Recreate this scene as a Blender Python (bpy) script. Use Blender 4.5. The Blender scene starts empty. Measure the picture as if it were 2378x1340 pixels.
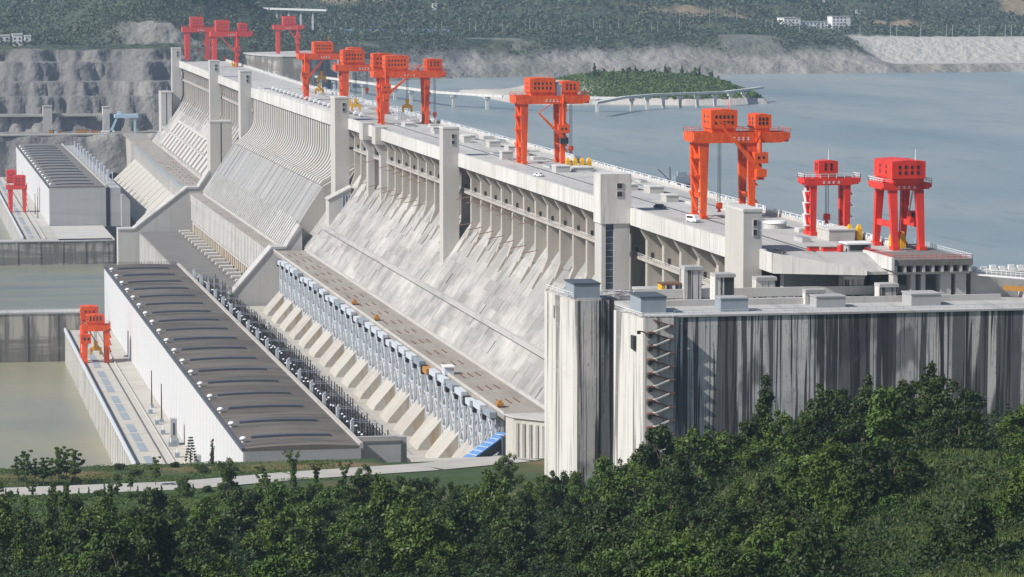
import bpy, math, random
import numpy as np
from mathutils import Vector, Matrix

R = math.radians
S = bpy.context.scene
COL = S.collection
random.seed(7)
RNG = np.random.default_rng(11)

# ------------------------------------------------------------------ camera, sky, sun, exposure
cam_d = bpy.data.cameras.new('camera')
cam = bpy.data.objects.new('camera', cam_d)
COL.objects.link(cam)
cam.location = (0, 0, 262)
cam.rotation_euler = (R(90 - 5.561), 0, R(-10.8895))
cam_d.sensor_width = 36.0
cam_d.lens = 7600 / 2378 * 36.0
cam_d.clip_start = 1.0
cam_d.clip_end = 40000
S.camera = cam

SUN_EL, SUN_AZ = 40.0, 15.0          # azimuth: degrees the sun stands behind the camera side of due left
world = bpy.data.worlds.new('World')
S.world = world
world.use_nodes = True
wn = world.node_tree
bg = wn.nodes['Background']
sky = wn.nodes.new('ShaderNodeTexSky')
sky.sky_type = 'NISHITA'
sky.sun_disc = False
sky.sun_elevation = R(SUN_EL)
sky.sun_rotation = R(270 - SUN_AZ)
sky.altitude = 200
sky.air_density = 1.0
sky.dust_density = 1.5
sky.ozone_density = 1.0
wn.links.new(sky.outputs[0], bg.inputs[0])
bg.inputs[1].default_value = 0.085

sun_d = bpy.data.lights.new('sun', 'SUN')
sun_d.energy = 5.0
sun_d.angle = R(0.5)
sun_d.color = (1.0, 0.955, 0.89)
sun = bpy.data.objects.new('sun', sun_d)
COL.objects.link(sun)
sv = Vector((-math.cos(R(SUN_EL)) * math.cos(R(SUN_AZ)), -math.cos(R(SUN_EL)) * math.sin(R(SUN_AZ)), math.sin(R(SUN_EL))))
sun.rotation_euler = sv.to_track_quat('Z', 'Y').to_euler()
sun.location = (0, 0, 900)

S.view_settings.view_transform = 'Standard'
S.view_settings.look = 'None'
S.view_settings.exposure = 0.30
S.view_settings.gamma = 1.0
try:
    S.cycles.max_bounces = 6
    S.cycles.diffuse_bounces = 3
    S.cycles.volume_bounces = 1
    S.cycles.transparent_max_bounces = 8
    S.cycles.use_denoising = True
except Exception:
    pass

# ------------------------------------------------------------------ helpers
def tag(o, label=None, cat=None, group=None, kind=None):
    if label: o['label'] = label
    if cat: o['category'] = cat
    if group: o['group'] = group
    if kind: o['kind'] = kind
    return o

LOC = {}
def root(name, label, cat, loc=(0, 0, 0), group=None):
    o = bpy.data.objects.new(name, None)
    o.empty_display_size = 2
    COL.objects.link(o)
    o.location = loc
    LOC[o.name] = Vector(loc)
    return tag(o, label, cat, group)

def copy_tree(o, parent=None):
    c = o.copy()
    COL.objects.link(c)
    if parent is not None:
        c.parent = parent
    for ch in list(o.children):
        copy_tree(ch, c)
    return c

ORD = ['first', 'second', 'third', 'fourth', 'fifth', 'sixth', 'seventh', 'eighth', 'ninth', 'tenth', 'eleventh', 'twelfth',
       'thirteenth', 'fourteenth', 'fifteenth', 'sixteenth', 'seventeenth', 'eighteenth', 'nineteenth', 'twentieth',
       'twenty-first', 'twenty-second', 'twenty-third', 'twenty-fourth', 'twenty-fifth', 'twenty-sixth', 'twenty-seventh', 'twenty-eighth',
       'twenty-ninth', 'thirtieth', 'thirty-first', 'thirty-second', 'thirty-third', 'thirty-fourth', 'thirty-fifth']

class MB:
    def __init__(s):
        s.v = []; s.f = []
    def add(s, vs, fs):
        n = len(s.v)
        s.v += [tuple(p) for p in vs]
        s.f += [tuple(i + n for i in f) for f in fs]
        return s
    def box(s, x0, x1, y0, y1, z0, z1):
        return s.add([(x0, y0, z0), (x1, y0, z0), (x1, y1, z0), (x0, y1, z0), (x0, y0, z1), (x1, y0, z1), (x1, y1, z1), (x0, y1, z1)],
                     [(3, 2, 1, 0), (4, 5, 6, 7), (0, 1, 5, 4), (1, 2, 6, 5), (2, 3, 7, 6), (3, 0, 4, 7)])
    def cbox(s, c, sx, sy, sz):
        return s.box(c[0] - sx / 2, c[0] + sx / 2, c[1] - sy / 2, c[1] + sy / 2, c[2], c[2] + sz)
    def _pr(s, a, b):
        n = len(a)
        return s.add(a + b, [tuple(range(n))[::-1], tuple(range(n, 2 * n))] + [(i, (i + 1) % n, n + (i + 1) % n, n + i) for i in range(n)])
    def py(s, poly, y0, y1):            # outline in x,z pushed along y
        return s._pr([(x, y0, z) for x, z in poly], [(x, y1, z) for x, z in poly])
    def px(s, poly, x0, x1):            # outline in y,z pushed along x
        return s._pr([(x0, y, z) for y, z in poly], [(x1, y, z) for y, z in poly])
    def pz(s, poly, z0, z1):
        return s._pr([(x, y, z0) for x, y in poly], [(x, y, z1) for x, y in poly])
    def beam(s, p, q, w, h=None, w2=None, h2=None):
        h = h or w; w2 = w2 or w; h2 = h2 or h
        p, q = Vector(p), Vector(q)
        d = (q - p).normalized()
        u = Vector((0, 0, 1)) if abs(d.z) < 0.9 else Vector((0, 1, 0))
        a = d.cross(u).normalized(); b = a.cross(d).normalized()
        A = [p + a * (w / 2 * i) + b * (h / 2 * j) for i, j in ((-1, -1), (1, -1), (1, 1), (-1, 1))]
        B = [q + a * (w2 / 2 * i) + b * (h2 / 2 * j) for i, j in ((-1, -1), (1, -1), (1, 1), (-1, 1))]
        return s._pr(A, B)
    def leg(s, p, q, w, d, w2, d2):     # upright tapered box: w along x, d along y
        A = [(p[0] + i * w / 2, p[1] + j * d / 2, p[2]) for i, j in ((-1, -1), (1, -1), (1, 1), (-1, 1))]
        B = [(q[0] + i * w2 / 2, q[1] + j * d2 / 2, q[2]) for i, j in ((-1, -1), (1, -1), (1, 1), (-1, 1))]
        return s._pr(A, B)
    def tube(s, p, q, r, r2=None, n=8):
        r2 = r if r2 is None else r2
        p, q = Vector(p), Vector(q)
        d = (q - p).normalized()
        u = Vector((0, 0, 1)) if abs(d.z) < 0.9 else Vector((1, 0, 0))
        a = d.cross(u).normalized(); b = a.cross(d).normalized()
        A = [p + (a * math.cos(t) + b * math.sin(t)) * r for t in [2 * math.pi * k / n for k in range(n)]]
        B = [q + (a * math.cos(t) + b * math.sin(t)) * r2 for t in [2 * math.pi * k / n for k in range(n)]]
        return s._pr(A, B)
    def dome(s, c, r, n=8, m=4, zs=1.0):
        vs = []; fs = []
        for j in range(m):
            ph = math.pi / 2 * j / m
            for k in range(n):
                t = 2 * math.pi * k / n
                vs.append((c[0] + r * math.cos(ph) * math.cos(t), c[1] + r * math.cos(ph) * math.sin(t), c[2] + r * zs * math.sin(ph)))
        vs.append((c[0], c[1], c[2] + r * zs))
        for j in range(m - 1):
            for k in range(n):
                fs.append((j * n + k, j * n + (k + 1) % n, (j + 1) * n + (k + 1) % n, (j + 1) * n + k))
        for k in range(n):
            fs.append(((m - 1) * n + k, (m - 1) * n + (k + 1) % n, m * n))
        fs.append(tuple(range(n))[::-1])
        return s.add(vs, fs)
    def rail(s, p, q, h=1.1, step=3.0, t=0.09):   # posts with two rails
        p, q = Vector(p), Vector(q)
        n = max(1, int((q - p).length / step))
        for k in range(n + 1):
            c = p.lerp(q, k / n)
            s.box(c.x - t / 2, c.x + t / 2, c.y - t / 2, c.y + t / 2, c.z, c.z + h)
        up = Vector((0, 0, h)); md = Vector((0, 0, h * .5))
        s.beam(p + up, q + up, t); s.beam(p + md, q + md, t * .7)
        return s
    def obj(s, name, mat, parent=None, label=None, smooth=False, tone=None):
        me = bpy.data.meshes.new(name)
        off = Vector((0, 0, 0)); p = parent
        while p is not None:
            off += LOC.get(p.name, Vector((0, 0, 0))); p = p.parent
        vs = [(x - off.x, y - off.y, z - off.z) for x, y, z in s.v]
        me.from_pydata(vs, [], s.f)
        me.materials.append(mat)
        if tone is not None:
            a = me.attributes.new('tone', 'FLOAT', 'POINT'); a.data.foreach_set('value', np.asarray(tone, np.float32))
        if smooth:
            me.polygons.foreach_set('use_smooth', [True] * len(me.polygons))
        o = bpy.data.objects.new(name, me)
        COL.objects.link(o)
        if parent is not None:
            o.parent = parent
        if label:
            o['label'] = label
        return o

def fast_mesh(name, verts, quads, mat, smooth=False, attrs=None):
    me = bpy.data.meshes.new(name)
    verts = np.asarray(verts, np.float32); quads = np.asarray(quads, np.int32)
    k = quads.shape[1]
    me.vertices.add(len(verts)); me.vertices.foreach_set('co', verts.ravel())
    me.loops.add(quads.size); me.loops.foreach_set('vertex_index', quads.ravel())
    me.polygons.add(len(quads))
    me.polygons.foreach_set('loop_start', np.arange(0, quads.size, k, dtype=np.int32))
    me.polygons.foreach_set('loop_total', np.full(len(quads), k, np.int32))
    if smooth:
        me.polygons.foreach_set('use_smooth', np.ones(len(quads), bool))
    me.update(calc_edges=True)
    for nm, arr in (attrs or {}).items():
        a = me.attributes.new(nm, 'FLOAT', 'POINT')
        a.data.foreach_set('value', np.asarray(arr, np.float32).ravel())
    me.materials.append(mat)
    o = bpy.data.objects.new(name, me)
    COL.objects.link(o)
    return o

def grid_obj(name, X, Y, Z, mat, attrs=None, smooth=True):
    ny, nx = X.shape
    v = np.stack([X, Y, Z], -1).reshape(-1, 3)
    i = np.arange(nx * ny).reshape(ny, nx)
    q = np.stack([i[:-1, :-1], i[:-1, 1:], i[1:, 1:], i[1:, :-1]], -1).reshape(-1, 4)
    return fast_mesh(name, v, q, mat, smooth, {k: a.reshape(-1) for k, a in (attrs or {}).items()})

def vnoise(x, y, seed=0):
    xi = np.floor(x).astype(np.int64); yi = np.floor(y).astype(np.int64)
    fx = x - xi; fy = y - yi
    fx = fx * fx * (3 - 2 * fx); fy = fy * fy * (3 - 2 * fy)
    def h(a, b):
        n = (a * 374761393 + b * 668265263 + seed * 1442695041) & 0xffffffff
        n = ((n ^ (n >> 13)) * 1274126177) & 0xffffffff
        return ((n ^ (n >> 16)) & 0xffff) / 65535.0
    return (h(xi, yi) * (1 - fx) + h(xi + 1, yi) * fx) * (1 - fy) + (h(xi, yi + 1) * (1 - fx) + h(xi + 1, yi + 1) * fx) * fy

def fbm(x, y, sc, oct=4, seed=0):
    t = 0; a = .5; x = x / sc; y = y / sc; tot = 0
    for k in range(oct):
        t = t + a * vnoise(x, y, seed + k * 17); tot += a
        a *= .5; x = x * 2.03 + 7.1; y = y * 2.03 + 3.7
    return t / tot

def sstep(a, b, x):
    t = np.clip((x - a) / (b - a), 0, 1)
    return t * t * (3 - 2 * t)

# ------------------------------------------------------------------ materials
def M(name, base, layers=(), rough=.85, metal=0.0, spec=.25, bump=None, trans=0.0):
    """layers: (scale xyz, lo, hi, colour, amount[, detail]); the noise is read in world metres."""
    m = bpy.data.materials.new(name)
    m.use_nodes = True
    nt = m.node_tree; N = nt.nodes; L = nt.links
    b = N['Principled BSDF']
    b.inputs['Roughness'].default_value = rough
    b.inputs['Metallic'].default_value = metal
    b.inputs['Specular IOR Level'].default_value = spec
    b.inputs['Base Color'].default_value = (*base, 1)
    geo = N.new('ShaderNodeNewGeometry')
    cur = None
    for k, ly in enumerate(layers):
        src = geo.outputs['Position']
        sc, lo, hi, colr, amt = ly[:5]
        if sc == 'object':
            oi = N.new('ShaderNodeObjectInfo'); val = oi.outputs['Random']
        elif isinstance(sc, str):
            at = N.new('ShaderNodeAttribute'); at.attribute_name = sc; val = at.outputs['Fac']
        else:
            mp = N.new('ShaderNodeMapping')
            mp.inputs['Scale'].default_value = sc
            mp.inputs['Location'].default_value = (k * 13.7, k * 5.1, k * 3.3)
            L.new(src, mp.inputs['Vector'])
            no = N.new('ShaderNodeTexNoise')
            no.inputs['Scale'].default_value = 1.0
            no.inputs['Detail'].default_value = ly[5] if len(ly) > 5 else 5
            no.inputs['Roughness'].default_value = .6
            L.new(mp.outputs[0], no.inputs['Vector'])
            val = no.outputs['Fac']
        mr = N.new('ShaderNodeMapRange')
        mr.inputs['From Min'].default_value = lo; mr.inputs['From Max'].default_value = hi
        mr.inputs['To Min'].default_value = 0; mr.inputs['To Max'].default_value = amt
        L.new(val, mr.inputs['Value'])
        mx = N.new('ShaderNodeMix'); mx.data_type = 'RGBA'
        L.new(mr.outputs[0], mx.inputs['Factor'])
        if cur is None:
            mx.inputs['A'].default_value = (*base, 1)
        else:
            L.new(cur, mx.inputs['A'])
        mx.inputs['B'].default_value = (*colr, 1)
        cur = mx.outputs['Result']
    if cur is not None:
        L.new(cur, b.inputs['Base Color'])
    if bump:
        sc, dist, stren = bump
        mp = N.new('ShaderNodeMapping'); mp.inputs['Scale'].default_value = sc if isinstance(sc, tuple) else (sc, sc, sc)
        L.new(geo.outputs['Position'], mp.inputs['Vector'])
        no = N.new('ShaderNodeTexNoise'); no.inputs['Scale'].default_value = 1; no.inputs['Detail'].default_value = 4
        L.new(mp.outputs[0], no.inputs['Vector'])
        bp = N.new('ShaderNodeBump'); bp.inputs['Distance'].default_value = dist; bp.inputs['Strength'].default_value = stren
        L.new(no.outputs['Fac'], bp.inputs['Height']); L.new(bp.outputs[0], b.inputs['Normal'])
    if trans > 0:
        tr = N.new('ShaderNodeBsdfTranslucent')
        mix = N.new('ShaderNodeMixShader'); mix.inputs[0].default_value = trans
        if cur is not None: L.new(cur, tr.inputs['Color'])
        else: tr.inputs['Color'].default_value = (*base, 1)
        L.new(b.outputs[0], mix.inputs[1]); L.new(tr.outputs[0], mix.inputs[2])
        L.new(mix.outputs[0], N['Material Output'].inputs['Surface'])
    return m

DK = (.10, .10, .10)
m_conc = M('pale concrete', (.46, .452, .435), [((.10, .10, .018), .50, .75, (.30, .28, .25), .55), ((.5, .5, .03), .55, .75, (.26, .24, .21), .4), ((.02, .02, .02), .4, .7, (.42, .38, .32), .6), ((1.2, 1.2, 1.2), .5, .8, (.33, .32, .30), .35)])
m_beige = M('beige weathered concrete', (.40, .375, .338), [((.25, .12, .02), .48, .7, (.24, .21, .17), .6), ((.6, .5, .03), .55, .75, (.18, .16, .14), .45), ((.04, .02, .05), .45, .65, (.38, .35, .32), .6)])
m_white = M('clean pale concrete', (.58, .572, .55), [((.3, .3, .03), .48, .66, (.36, .348, .325), .6), ((.03, .03, .05), .45, .65, (.47, .458, .43), .8), ((.9, .9, .05), .56, .68, (.25, .24, .225), .55), ((1.5, 1.5, .5), .5, .8, (.48, .46, .43), .3)])
m_slope = M('streaked slope concrete', (.42, .405, .38), [('tone', 0, 1, (.20, .196, .19), .85), ((.05, .05, .05), .46, .62, (.20, .197, .193), .7), ((.02, .02, .02), .5, .64, (.50, .485, .46), .5), ((.03, .10, .03), .46, .62, (.29, .28, .265), .5), ((.10, .35, .10), .52, .66, (.22, .215, .205), .5), ((.06, .02, .06), .50, .7, (.55, .53, .50), .6), ((.5, 1.6, .5), .5, .75, (.27, .26, .25), .45), ((.02, .8, .02), .62, .72, (.15, .145, .14), .5)])
m_chute = M('dark streaked chute concrete', (.33, .325, .315), [((.02, .35, .02), .42, .62, (.19, .19, .19), .8), ((.12, .8, .12), .48, .66, (.18, .18, .18), .6), ((.3, 2., .3), .5, .7, (.30, .30, .30), .5)])
m_deck = M('crest deck concrete', (.43, .42, .405), [((.02, .004, .1), .45, .60, (.33, .325, .315), .7), ((.3, .03, .2), .54, .66, (.26, .255, .25), .6), ((.08, .08, .08), .54, .66, (.29, .28, .27), .5), ((.8, .8, .8), .5, .8, (.36, .35, .34), .4)])
m_plat = M('grey brown platform concrete', (.30, .272, .24), [((.2, .03, .2), .46, .62, (.22, .195, .17), .7), ((.08, .08, .08), .5, .66, (.36, .335, .30), .6), ((.9, .9, .9), .5, .7, (.20, .17, .15), .5)])
m_stain = M('black streaked lock concrete', (.56, .535, .51), [((.03, .03, .05), .44, .60, (.34, .33, .335), .7), ((.09, .09, .012), .54, .60, (.56, .545, .53), .6, 3), ((.012, .012, .03), .50, .58, (.17, .167, .17), .4, 3), ((.06, .06, .03), .57, .61, (.085, .083, .085), .7, 3), ((.10, .10, .006), .56, .576, (.045, .045, .048), .85, 2), ((.33, .33, .010), .555, .575, (.018, .018, .02), .93, 3), ((.9, .9, .014), .535, .56, (.025, .025, .027), .88, 3), ((2.6, 2.6, .03), .56, .60, (.06, .06, .062), .7, 3), ((1.3, 1.3, .35), .60, .64, (.09, .09, .09), .4, 3)])
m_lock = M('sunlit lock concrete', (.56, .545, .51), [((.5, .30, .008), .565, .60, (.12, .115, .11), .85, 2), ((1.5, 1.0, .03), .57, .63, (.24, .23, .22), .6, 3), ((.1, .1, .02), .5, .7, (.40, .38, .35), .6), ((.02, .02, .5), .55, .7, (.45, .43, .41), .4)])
m_guide = M('guide wall concrete', (.40, .375, .33), [((.10, .10, .02), .46, .58, (.10, .097, .09), .85, 3), ((.4, .4, .03), .50, .60, (.11, .105, .10), .7, 3), ((.01, .01, .16), .48, .58, (.13, .118, .10), .8, 3), ((1.2, 1.2, .05), .52, .66, (.2, .19, .17), .6)])
m_roof = M('weathered brown roof', (.122, .106, .090), [((.05, .03, .05), .42, .58, (.145, .130, .115), .8), ((.03, .20, .1), .48, .62, (.05, .046, .043), .75), ((.015, .03, .1), .52, .62, (.06, .055, .05), .6), ((.10, .9, .1), .52, .7, (.13, .118, .105), .5), ((.9, .9, .9), .5, .72, (.11, .085, .065), .6)], rough=.9)
m_roof2 = M('dark slab roof', (.17, .16, .15), [((.05, .3, .1), .45, .65, (.10, .095, .09), .7), ((.5, .5, .5), .5, .75, (.22, .21, .2), .5)], rough=.9)
m_wallw = M('powerhouse pale cladding', (.52, .52, .525), [((.02, .03, .05), .42, .65, (.50, .50, .51), .6), ((.3, .3, .01), .55, .75, (.45, .45, .45), .4)], rough=.7)
m_wallg = M('grey cladding and end wall shade', (.36, .36, .365), [((.02, .03, .25), .45, .65, (.31, .31, .315), .7), ((.3, .3, .02), .5, .75, (.28, .28, .285), .4)], rough=.8)
m_vent = M('blue grey roof vent', (.075, .086, .105), [((.4, .4, .4), .45, .7, (.055, .062, .078), .6)], rough=.6)
m_org = M('orange crane paint', (.76, .100, .012), [((.3, .3, .08), .46, .64, (.50, .045, .014), .8), ((1.5, 1.5, .3), .54, .70, (.30, .05, .03), .6), ((.8, .8, .8), .58, .7, (.72, .16, .07), .5)], rough=.5, spec=.3)
m_red = M('red crane paint', (.68, .040, .024), [((.3, .3, .08), .46, .64, (.46, .026, .02), .8), ((1.5, 1.5, .5), .6, .8, (.40, .04, .03), .4)], rough=.5, spec=.3)
m_dred = M('faded red crane paint', (.62, .060, .040), [((.5, .5, .15), .50, .75, (.46, .04, .03), .6)], rough=.6, spec=.3)
m_yel = M('yellow lifting beam paint', (.72, .40, .02), [((1, 1, 1), .5, .7, (.45, .22, .02), .6)], rough=.5)
m_steelw = M('pale painted steel', (.52, .56, .61), [((.5, .5, .5), .5, .75, (.45, .47, .50), .6)], rough=.5)
m_steelg = M('blue grey steel', (.26, .30, .34), [((.2, .2, .2), .45, .7, (.20, .23, .26), .6)], rough=.6)
m_rail = M('white railing paint', (.72, .72, .72), rough=.5)
m_dark = M('dark window opening', (.02, .022, .027), rough=.3, spec=.5)
m_black = M('black insulator', (.022, .022, .025), rough=.3, spec=.5)
m_rust = M('rusty brown steel', (.17, .085, .055), [((1, 1, 1), .45, .7, (.10, .055, .04), .6)], rough=.8)
m_rustc = M('rust streaked concrete', (.43, .40, .34), [((.25, .35, .02), .44, .60, (.31, .19, .08), .55, 3), ((.6, .8, .03), .54, .7, (.20, .12, .06), .45, 3), ((.2, .2, .2), .5, .7, (.32, .29, .24), .5)])
m_pen = M('penstock casing concrete', (.43, .412, .375), [((.05, .15, .05), .45, .65, (.36, .335, .28), .7), ((.3, .8, .3), .52, .72, (.30, .27, .22), .5), ((1., 1., 1.), .5, .75, (.38, .36, .31), .4)])
m_glass = M('dark blue glazing', (.03, .045, .07), [((.1, .1, .25), .45, .6, (.06, .09, .13), .7)], rough=.15, spec=.6)
m_car_w = M('white vehicle paint', (.78, .78, .78), rough=.3, spec=.5)
m_car_d = M('dark vehicle paint', (.05, .055, .065), rough=.3, spec=.5)
m_tyre = M('tyre rubber', (.02, .02, .02), rough=.9)
m_blue = M('blue sheet roofing', (.10, .22, .46), [((.2, .2, .2), .5, .7, (.16, .30, .55), .6)], rough=.5)
m_bluew = M('pale blue gantry paint', (.42, .60, .72), rough=.5)
m_orgeq = M('amber site cabin', (.42, .20, .04), [((.5, .5, .5), .5, .7, (.40, .20, .05), .5)], rough=.6)
m_house = M('white rendered wall', (.72, .71, .69), [((.3, .3, .05), .5, .7, (.55, .54, .52), .5)], rough=.8)
m_road = M('pale concrete road', (.40, .385, .355), [((.1, .1, .1), .45, .7, (.31, .30, .275), .6), ((1, 1, 1), .5, .75, (.34, .33, .30), .4)])
m_bark = M('tree bark', (.11, .085, .06), [((1, 1, .2), .45, .7, (.06, .05, .04), .7)], rough=.95)

# ------------------------------------------------------------------ dam
XP = 235.0                                     # outer face of the crest beam
def slope_x(z): return 213 + (z - 118) * (30.0 / 42.0)

def dam_section(name, label, Y0, Y1, sp, first, extras=True):
    r = root(name, label, 'dam', (XP, Y0, 118))
    MB().py([(243, 180.9), (243, 160), (213, 118), (213, 62), (276, 62), (276, 180.9)], Y0, Y1).obj('wall', m_beige, r)
    MB().box(236.3, 276, Y0 + .01, Y1 - .01, 181, 185).obj('deck', m_deck, r)
    b = MB(); y = Y0
    while y < Y1 - 1:
        e = min(y + 9.8, Y1)
        b.box(XP + random.uniform(-.04, .04), 236.25, y + .07, e - .07, 180.6, 186.1 + random.uniform(-.05, .05)); y = e
    b.obj('crest_beam', m_white, r)
    MB().box(237.6, 241.2, Y0 + .5, Y1 - .5, 169.5, 170.4).obj('catwalk', m_beige, r)
    # facing panels on the slope, each a little proud of the next
    b = MB(); y = Y0; nx, nz = -.8137, .5812; tn = []
    while y < Y1 - 1:
        e = min(y + random.choice((5.6, 5.6, 11.3)), Y1)
        zs = [118.6, 122.3, 126.6, 131, 134.6, 138.6, 142.6, 146.6, 150.6, 155, 159.6]; off = random.random() * .5
        for z0, z1 in zip(zs[:-1], zs[1:]):
            t = random.uniform(.10, .26) if random.random() < .96 else random.uniform(.35, .6)
            xa, xb = slope_x(z0), slope_x(z1)
            b.py([(xa, z0), (xa + nx * t, z0 + nz * t), (xb + nx * t, z1 + nz * t), (xb, z1)], y + .03, e - .03); tn += [min(1, .75 * random.random() ** 1.4 + off)] * 8
        y = e
    b.obj('slope_facing', m_slope, r, tone=tn)
    y = first
    while y < Y1 - 4:
        rb = MB().py([(242.98, 160.4), (235.2, 149.4), (238.2, 157.4), (238.2, 176.4), (236.3, 179.6), (236.3, 180.55), (242.98, 180.55)], y - 1.35, y + 1.35).obj('rib', m_beige, r)
        MB().box(239.4, 240.3, y - 1.42, y - 1.36, 170.45, 172.5).obj('doorway', m_dark, rb)
        fb = MB().py([(236.6, 151.35), (232.6, 145.7), (232.2, 146.1), (235.6, 152.0)], y - .9, y + .9).obj('rib_foot', m_beige, r)
        y += sp
    b = MB(); b.rail((237.7, Y0 + 1, 170.4), (237.7, Y1 - 1, 170.4), 1.1, 4.0, .08); b.obj('catwalk_railing', m_rail, r)
    # walkway ledge across the slope
    if extras:
        b = MB().box(219.6, 222.6, Y0 + 180, Y1 - 30, 130.3, 131.5); b.box(219.5, 219.9, Y0 + 180, Y1 - 30, 131.5, 132.4)
        b.obj('slope_walkway', m_deck, r)
    return r

left_dam = dam_section('concrete_dam', 'long pale concrete dam wall with crest road nearest the lock', 860, 1690, 22.6, 876)
for i, (ya, n, z) in enumerate(((1075, 0, 0), (1190, 9, 169), (1185, 9, 158.5), (1430, 8, 169), (1440, 8, 158))):
    for k in range(n):
        y = ya + k * 22.6
        MB().beam((237.6, y, z), (232.6, y + 5, z - 1.4), .30).obj('bracket_pole', m_rust, left_dam)

right_dam = dam_section('concrete_dam', 'far section of the dam beyond the spillway, against the rock bank', 2127, 2775, 19.8, 2146, True)
RB = R(-0.95)
PIV = Vector((215, 2127, 0))
def turn_far(o):                                # the far section stands turned about one degree from the near one
    d = Vector(o.location) - PIV
    o.location = PIV + Matrix.Rotation(RB, 3, 'Z') @ d
    o.rotation_euler.z = RB
turn_far(right_dam)

def tower(label, x0, x1, y0, y1, zt, zb, glass=False, wins=True, cap=None, far=False):
    t = root('dam_tower', label, 'tower', ((x0 + x1) / 2, (y0 + y1) / 2, zb), 'towers on the downstream face of the dam')
    w = x1 - x0
    if glass:
        b = MB().box(x0, x0 + 1.4, y0, y1, zb, 181.0).box(x0 + 4.0, x1, y0, y1, zb, 181.0).box(x0 + 1.4, x0 + 4.0, y0 + 1.2, y1, zb, 181.0)
        b.obj('shaft', m_conc, t)
        g = MB().box(x0 + 1.45, x0 + 3.95, y0 + .45, y0 + 1.15, zb, 180.9).obj('glazing', m_glass, t)
        b = MB()
        for k in range(22):
            b.box(x0 + 1.45, x0 + 3.95, y0 + .35, y0 + .44, zb + k * 2.1, zb + k * 2.1 + .18)
        b.obj('mullion', m_steelg, g)
        MB().box(x0 - .4, x1 + .4, y0 - .5, y1 + .2, 181.05, zt).obj('lift_head', m_white, t)
    else:
        MB().box(x0, x1, y0, y1, zb, zt - .8).obj('shaft', m_conc, t)
        MB().box(x0 - .15, x1 + .15, y0 - .15, y1 + .15, zt - .8, zt).obj('cap', m_white, t)
    if wins:
        xc = x0 + w * .62; s = .17 * w
        for k in range(2):
            z = zt - 4.6 - k * 2.6
            yy = y0 - (.5 if glass else 0)
            fr = MB().box(xc - s / 2 - .25, xc + s / 2 + .25, yy - .25, yy - .02, z - .25, z + 1.85).obj('window', m_white if not far else m_conc, t)
            MB().box(xc - s / 2, xc + s / 2, yy - .32, yy - .24, z, z + 1.6).obj('pane', m_dark, fr)
    return t

tower('short wide white tower nearest the lock, in front of the white van', 230.4, 235.6, 863, 883, 197, 160)
tower('white lift tower with a tall dark glazed strip', 225.6, 234.9, 1021, 1031, 197, 143, glass=True)
tower('slim concrete tower midway along the near dam, left of a tall orange crane', 228.6, 235.4, 1340, 1349, 197, 139)
tower('slim concrete tower at the near end of the ribbed spillway', 228.2, 235.4, 1667, 1684, 197, 133)
tower('slim concrete tower at the far end of the ribbed spillway', 228, 235.4, 2116, 2128, 197, 126, far=True)
for a in ((229, 236, 2366, 2376, 197, 139), (229, 236.5, 2752, 2764, 197, 128)):
    t = tower(('concrete tower between the spillway and the last tower of the dam' if a[2] < 2500 else 'last concrete tower at the far end of the dam, against the rock bank'), *a, far=True)
    turn_far(t)
# the two small piers by the near spillway tower
for k, (y, dx) in enumerate(((1560, 0), (1602, 0))):
    t = root('wall_pier', ['narrow concrete pier on the dam wall beside its twin, the one nearer the lock', 'narrow concrete pier on the dam wall beside its twin, the one nearer the spillway'][k], 'pier', (234, y, 150), 'twin piers on the dam wall')
    MB().box(232.2, 238, y - 6, y + 6, 178.5, 186.9).obj('head', m_conc, t)
    MB().py([(238.2, 148), (238.2, 178.4), (232.2, 178.4), (235, 173), (235, 150)], y - 5, y - 1.5).obj('shaft', m_conc, t)
    MB().box(235.5, 238.2, y + 1, y + 5, 150, 178.4).obj('shaft', m_beige, t)

# block house on the slope at the spillway's near end
t = root('valve_house', 'concrete shaft house with blue grey pipes at the foot of the spillway end tower', 'building', (224, 1650, 118))
MB().py([(222.5, 120), (222.5, 145), (234, 151), (234, 120)], 1650, 1662).obj('wall', m_conc, t)
MB().py([(222, 145.1), (222, 145.9), (234.4, 152.1), (234.4, 151.3)], 1649.6, 1662.4).obj('roof', m_deck, t)
for x in (229.5, 231, 232.5):
    MB().tube((x, 1649.4, 126), (x, 1649.4, 148), .45).obj('pipe', m_steelg, t)

# ------------------------------------------------------------------ spillway
sp = root('spillway', 'wide ribbed spillway with curved white piers and a streaked chute', 'spillway', (220, 1690, 118))
YA, YB = 1692.0, 2114.0
MB().py([(243, 180.9), (243, 160), (225.5, 150), (204.5, 118), (204.5, 70), (276, 70), (276, 180.9)], YA - 2, YB + 13).obj('wall', m_beige, sp)
MB().box(236.3, 276, YA - 1.99, YB + 12.9, 181, 185).obj('deck', m_deck, sp)
b = MB(); y = YA - 2
while y < YB + 12:
    e = min(y + 9.8, YB + 13); b.box(XP + random.uniform(-.04, .04), 236.25, y + .07, e - .07, 179.6, 186.1); y = e
b.obj('crest_beam', m_white, sp)
n = 44
for k in range(n):
    y = YA + (YB - YA) * (k + .5) / n
    pts = [(242.9, 179.5), (242.9, 160.3), (224.6, 149.9), (223.6, 150.6)]
    for q in range(9):
        t = q / 8
        pts.append((225.2 + 10.9 * (1 - (1 - t) ** 1.9), 152.6 + 14.4 * t ** 1.25))
    pts += [(236.1, 179.5)]
    MB().py(pts, y - 2.0, y + 2.0).obj('pier', m_conc, sp)
b = MB(); y = YA - 2
while y < YB + 12:
    e = min(y + random.choice((4.8, 9.6)), YB + 13)
    t = random.uniform(.1, .45)
    b.py([(225.5, 150), (225.5 - .84 * t, 150 + .55 * t), (204.5 - .84 * t, 118 + .55 * t), (204.5, 118)], y + .05, e - .05); y = e
b.obj('chute', m_chute, sp)
n = 54
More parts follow.
